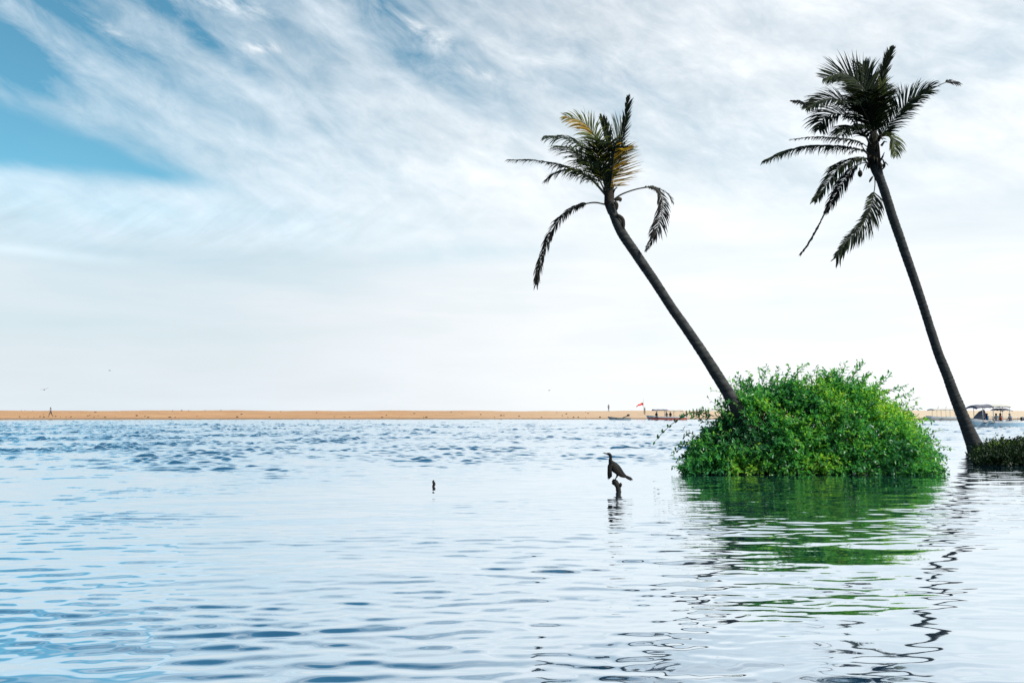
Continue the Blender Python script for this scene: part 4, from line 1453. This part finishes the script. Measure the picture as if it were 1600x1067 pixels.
def rail(parent, x0, x1, half, z0, z1_):
    mb = MB()
    for s in (-1, 1):
        mb.tube([(x0, s * half, z1_), (x1, s * half, z1_)], 0.022, seg=6)
        for k in range(7):
            x = x0 + (x1 - x0) * k / 6
            mb.tube([(x, s * half, z0), (x, s * half, z1_)], 0.018, seg=5)
    return mb.build('rail', M_metalpost, parent, local=True)


def outboard(parent, x, z):
    mb = MB()
    mb.tube([(x, 0, z + 0.45), (x + 0.02, 0, z + 0.40), (x + 0.02, 0, z + 0.1), (x, 0, z)], [0.10, 0.17, 0.16, 0.09], seg=10, ell=[(1, 1.2)] * 4)
    mb.tube([(x, 0, z), (x, 0, -0.25)], [0.07, 0.05], seg=8)
    mb.tube([(x - 0.1, 0, z + 0.25), (x - 0.5, 0, z + 0.32)], [0.025, 0.02], seg=6)
    return mb.build('outboard_motor', M_engine, parent, local=True)


def world_of(root, x, y, z):
    c, s = math.cos(root.rotation_euler.z), math.sin(root.rotation_euler.z)
    return Vector((root.location.x + c * x - s * y, root.location.y + s * x + c * y, root.location.z + z))


BG = 'excursion boats moored off the sandbank'
# blue tour boat at the right edge, 80 m out
q = on_level(1559, 666)
bt = empty('tour_boat', (q.x, q.y, 0), 0.06)
tag(bt, 'pale blue tour boat with a two part canopy, full of passengers, near the right edge', 'boat', BG)
hull(5.0, 1.7, 0.85, 0.55, 0.60, [M_hullwhite, M_hullblue, M_hullgrey, M_hullblue], bt)
canopy(bt, -2.75, -1.15, 1.7, 2.20, M_tarp, nose=0.16, thick=0.16)
canopy(bt, -1.16, 0.9, 1.75, 2.24, M_tarppale, tail=0.02, thick=0.14)
canopy(bt, -0.15, 1.15, 1.6, 1.82, M_tarp, nose=0.0, tail=0.10, thick=0.05)
posts(bt, (-2.0, -0.9, 0.1, 0.85), 0.72, 0.5, 2.02)
benches(bt, (-1.6, -0.9, -0.2, 0.5, 1.2), 0.66)
rail(bt, -1.0, 2.1, 0.80, 0.55, 0.98)
outboard(bt, 2.62, 0.5)
cv = MB()                                  # dark cover heaped over the bow
C = [(-2.55, 0, 0.80), (-2.2, 0, 0.88), (-1.75, 0, 1.02), (-1.45, 0, 1.16), (-1.25, 0, 1.02)]
cv.tube(C, [0.05, 0.24, 0.40, 0.42, 0.12], seg=10, ell=[(1.3, 0.9)] * 5, wob=0.15)
cv.build('bow_cover', M_tarp, bt, local=True)
rows = [(-1.25, -0.3, M_blueshirt, 'passenger in a light blue shirt in the front row of the blue tour boat'),
        (-0.9, 0.3, M_darkcloth, 'passenger in dark clothes in the second row of the blue tour boat'),
        (-0.3, -0.3, M_whiteshirt, 'passenger in a white shirt amidships in the blue tour boat'),
        (0.15, -0.35, M_redshirt, 'passenger in an orange red top in the blue tour boat'),
        (0.55, 0.3, M_teal, 'passenger in a teal shirt behind the orange red one in the blue tour boat'),
        (1.15, -0.3, M_navy, 'passenger in a navy shirt in the last row of the blue tour boat')]
for x, y, sh_, lb in rows:
    p = world_of(bt, x, y, 0.12)
    person(p, bt.rotation_euler.z + math.pi + random.uniform(-0.4, 0.4), lb, 'sit', sh_, M_darkcloth, 0.92, 'passengers on the blue tour boat')

# canopied boat by the flag
q = on_level(1043, 656)
b2 = empty('tour_boat', (q.x, q.y, 0), -0.03)
tag(b2, 'white and red canopied boat moored at the sandbank left of the bush', 'boat', BG)
hull(6.6, 1.8, 0.85, 0.62, 0.66, [M_hullwhite, M_hullred, M_hullgrey, M_hullgrey], b2, strake=0.6)
canopy(b2, -2.7, -0.1, 1.8, 1.92, M_tarp, nose=0.0, thick=0.10)
canopy(b2, -0.11, 2.9, 1.8, 1.84, M_tarppale, thick=0.06)
posts(b2, (-1.9, -0.4, 1.2, 2.6), 0.74, 0.5, 1.72)
benches(b2, (-1.5, -0.2, 0.5, 1.6), 0.7)
outboard(b2, 3.4, 0.5)
for x, sh_, lb in ((-2.0, M_darkcloth, 'front passenger in dark clothes under the canopy of the red and white boat'), (-0.2, M_navy, 'middle passenger in navy under the canopy of the red and white boat'), (0.5, M_darkcloth, 'rear passenger in dark clothes under the canopy of the red and white boat')):
    person(world_of(b2, x, -0.2, 0.15), random.uniform(-2.2, -0.9), lb, 'sit', sh_, M_darkcloth, 1.0, 'passengers on the red and white boat')

# pale boat seen behind the tall palm's trunk
q = on_level(1480, 656.5)
b3_ = empty('tour_boat', (q.x, q.y, 0), 0.04)
tag(b3_, 'cream canopied boat lying beyond the tall palm trunk, without passengers', 'boat', BG)
hull(6.4, 1.8, 0.80, 0.62, 0.66, [M_hullwhite, M_tarppale, M_tarppale, M_hullwhite], b3_)
canopy(b3_, -3.0, 2.4, 1.8, 2.05, M_tarppale, nose=0.1, thick=0.12)
posts(b3_, (-2.2, -0.6, 1.0, 2.2), 0.74, 0.5, 1.95)
benches(b3_, (-1.2, 0.2, 1.5), 0.7)
for x in (-1.6, -0.2):
    mb = MB()
    mb.tube([(x, 0, 2.0), (x + 0.12, 0, 2.25), (x + 0.3, 0, 2.55)], [0.07, 0.05, 0.02], seg=6)
    mb.build('roof_spar', M_tarppale, b3_, local=True)

# small open boat
q = on_level(970, 656)
b4 = empty('rowing_boat', (q.x, q.y, 0), -0.04)
tag(b4, 'small grey open wooden boat with its motor tilted up beside the sandbank', 'boat')
hull(3.6, 1.2, 0.62, 0.38, 0.40, [M_hullwood, M_hullgrey, M_hullwood, M_hullgrey], b4)
benches(b4, (-0.6, 0.5), 0.5, 0.3)
mb = MB()
mb.tube([(0.3, 0, 0.38), (0.7, 0, 0.52), (1.05, 0, 0.66), (1.25, 0, 0.80)], [0.06, 0.07, 0.07, 0.10], seg=8)
mb.tube([(1.15, 0, 0.72), (1.25, 0, 0.82), (1.45, 0, 0.88), (1.62, 0, 0.78)], [0.10, 0.20, 0.20, 0.08], seg=9)
mb.build('tilted_motor', M_engine, b4, local=True)

# ------------------------------------------------------------------ birds in flight
def flying_bird(px, py, Y, span, bank, label, rz):
    c = at(px, py, Y)
    root = empty('flying_bird', c, rz)
    tag(root, label, 'bird', 'birds flying over the sandbank')
    mb = MB()
    mb.tube([(-0.24, 0, 0), (-0.14, 0, 0.0), (0, 0, 0.01), (0.14, 0, 0.02), (0.22, 0, 0.03), (0.27, 0, 0.025)], [v * span for v in (0.012, 0.03, 0.06, 0.05, 0.03, 0.006)], seg=8)
    mb.build('body', M_feather, root, local=True)
    for s in (-1, 1):
        w_ = MB()
        pts = [(0.04, 0.03 * s, 0.02), (0.08, 0.22 * s, 0.10 + bank * s), (0.0, 0.5 * s, 0.13 + 2.3 * bank * s)]
        pts = [(a * span, b * span, c_ * span) for a, b, c_ in pts]
        w_.tube(spline(pts, 8), [span * v for v in (0.07, 0.085, 0.085, 0.075, 0.065, 0.05, 0.035, 0.008)], seg=6, up=(0, 0, 1), ell=[(1, 0.14)] * 8)
        w_.build('wing', M_feather, root, local=True)


flying_bird(69, 609, 95, 0.95, -0.06, 'dark bird flying low over the sandbank, above the walking person', 1.9)
flying_bird(171, 579, 150, 0.75, 0.02, 'tiny dark speck of a bird, highest in the left sky', 0.5)
flying_bird(858, 610, 160, 0.8, 0.03, 'faint bird flying in the white sky left of the leaning palm', 0.3)

# ------------------------------------------------------------------ dark lumps on the sandbank
M_stone = mat_plain('dark_driftwood_lump', (0.04, 0.028, 0.02), (0.10, 0.065, 0.045), 10, 0.9)
spots = []
for x, y in [(205, 612), (292, 612), (355, 611), (418, 608), (452, 585), (455, 613), (580, 607), (630, 611), (690, 610), (740, 610), (935, 593), (915, 600), (980, 614), (1025, 600), (995, 565), (1095, 613), (1200, 611), (1425, 600), (1510, 603), (1545, 614), (222, 545), (337, 543), (258, 541)]:
    spots.append((x * 0.15, 560 + y * 0.15))
for x, y in [(55, 198), (105, 203), (125, 210), (262, 208), (295, 210), (430, 203), (278, 168), (336, 164), (380, 167), (482, 167), (580, 166), (710, 190), (885, 208), (683, 207), (1290, 205), (1355, 210), (1385, 207), (1590, 210), (1180, 180), (955, 173)]:
    spots.append((200 + x * 0.25, 600 + y * 0.25))
for x, y in [(148, 209), (176, 196), (350, 185), (255, 212), (408, 213), (425, 211), (580, 176), (765, 192), (850, 210), (892, 198), (910, 199), (1240, 180), (1300, 188), (1275, 198), (1145, 212), (1310, 212), (1345, 213), (1375, 213), (1420, 177), (1435, 184), (1420, 212), (1005, 202), (648, 186), (1510, 215)]:
    spots.append((560 + x * 0.25, 600 + y * 0.25))
proto = None
for i, (x, y) in enumerate(spots):
    p = on_sand(x, min(y, 652.3))
    if proto is None:
        mb = MB()
        mb.tube([(0, 0, -0.08), (0, 0, 0.02), (0.02, 0, 0.14), (0.03, 0.01, 0.22), (0.02, 0.01, 0.26)], [0.26, 0.30, 0.24, 0.14, 0.03], seg=9, wob=0.4, ell=[(1.3, 0.9)] * 5)
        proto = mb.build('driftwood_lump', M_stone)
        o = proto
    else:
        o = proto.copy()
        COL.objects.link(o)
    o.location = p
    o.rotation_euler = (0, 0, random.uniform(0, 6.28))
    s = random.uniform(0.35, 0.85)
    o.scale = (s * random.uniform(0.7, 1.3), s, s * random.uniform(0.7, 1.2))
    tag(o, 'small dark lump of driftwood or stone lying on the orange sandbank', 'driftwood', 'dark lumps scattered over the sandbank')

# ------------------------------------------------------------------ render settings
SC.view_settings.view_transform = 'Standard'
SC.view_settings.look = 'None'
SC.view_settings.exposure = 0.3
SC.view_settings.gamma = 1.0
SC.cycles.use_denoising = True
SC.cycles.max_bounces = 8
SC.cycles.sample_clamp_indirect = 4.0
SC.cycles.caustics_reflective = False
SC.cycles.caustics_refractive = False
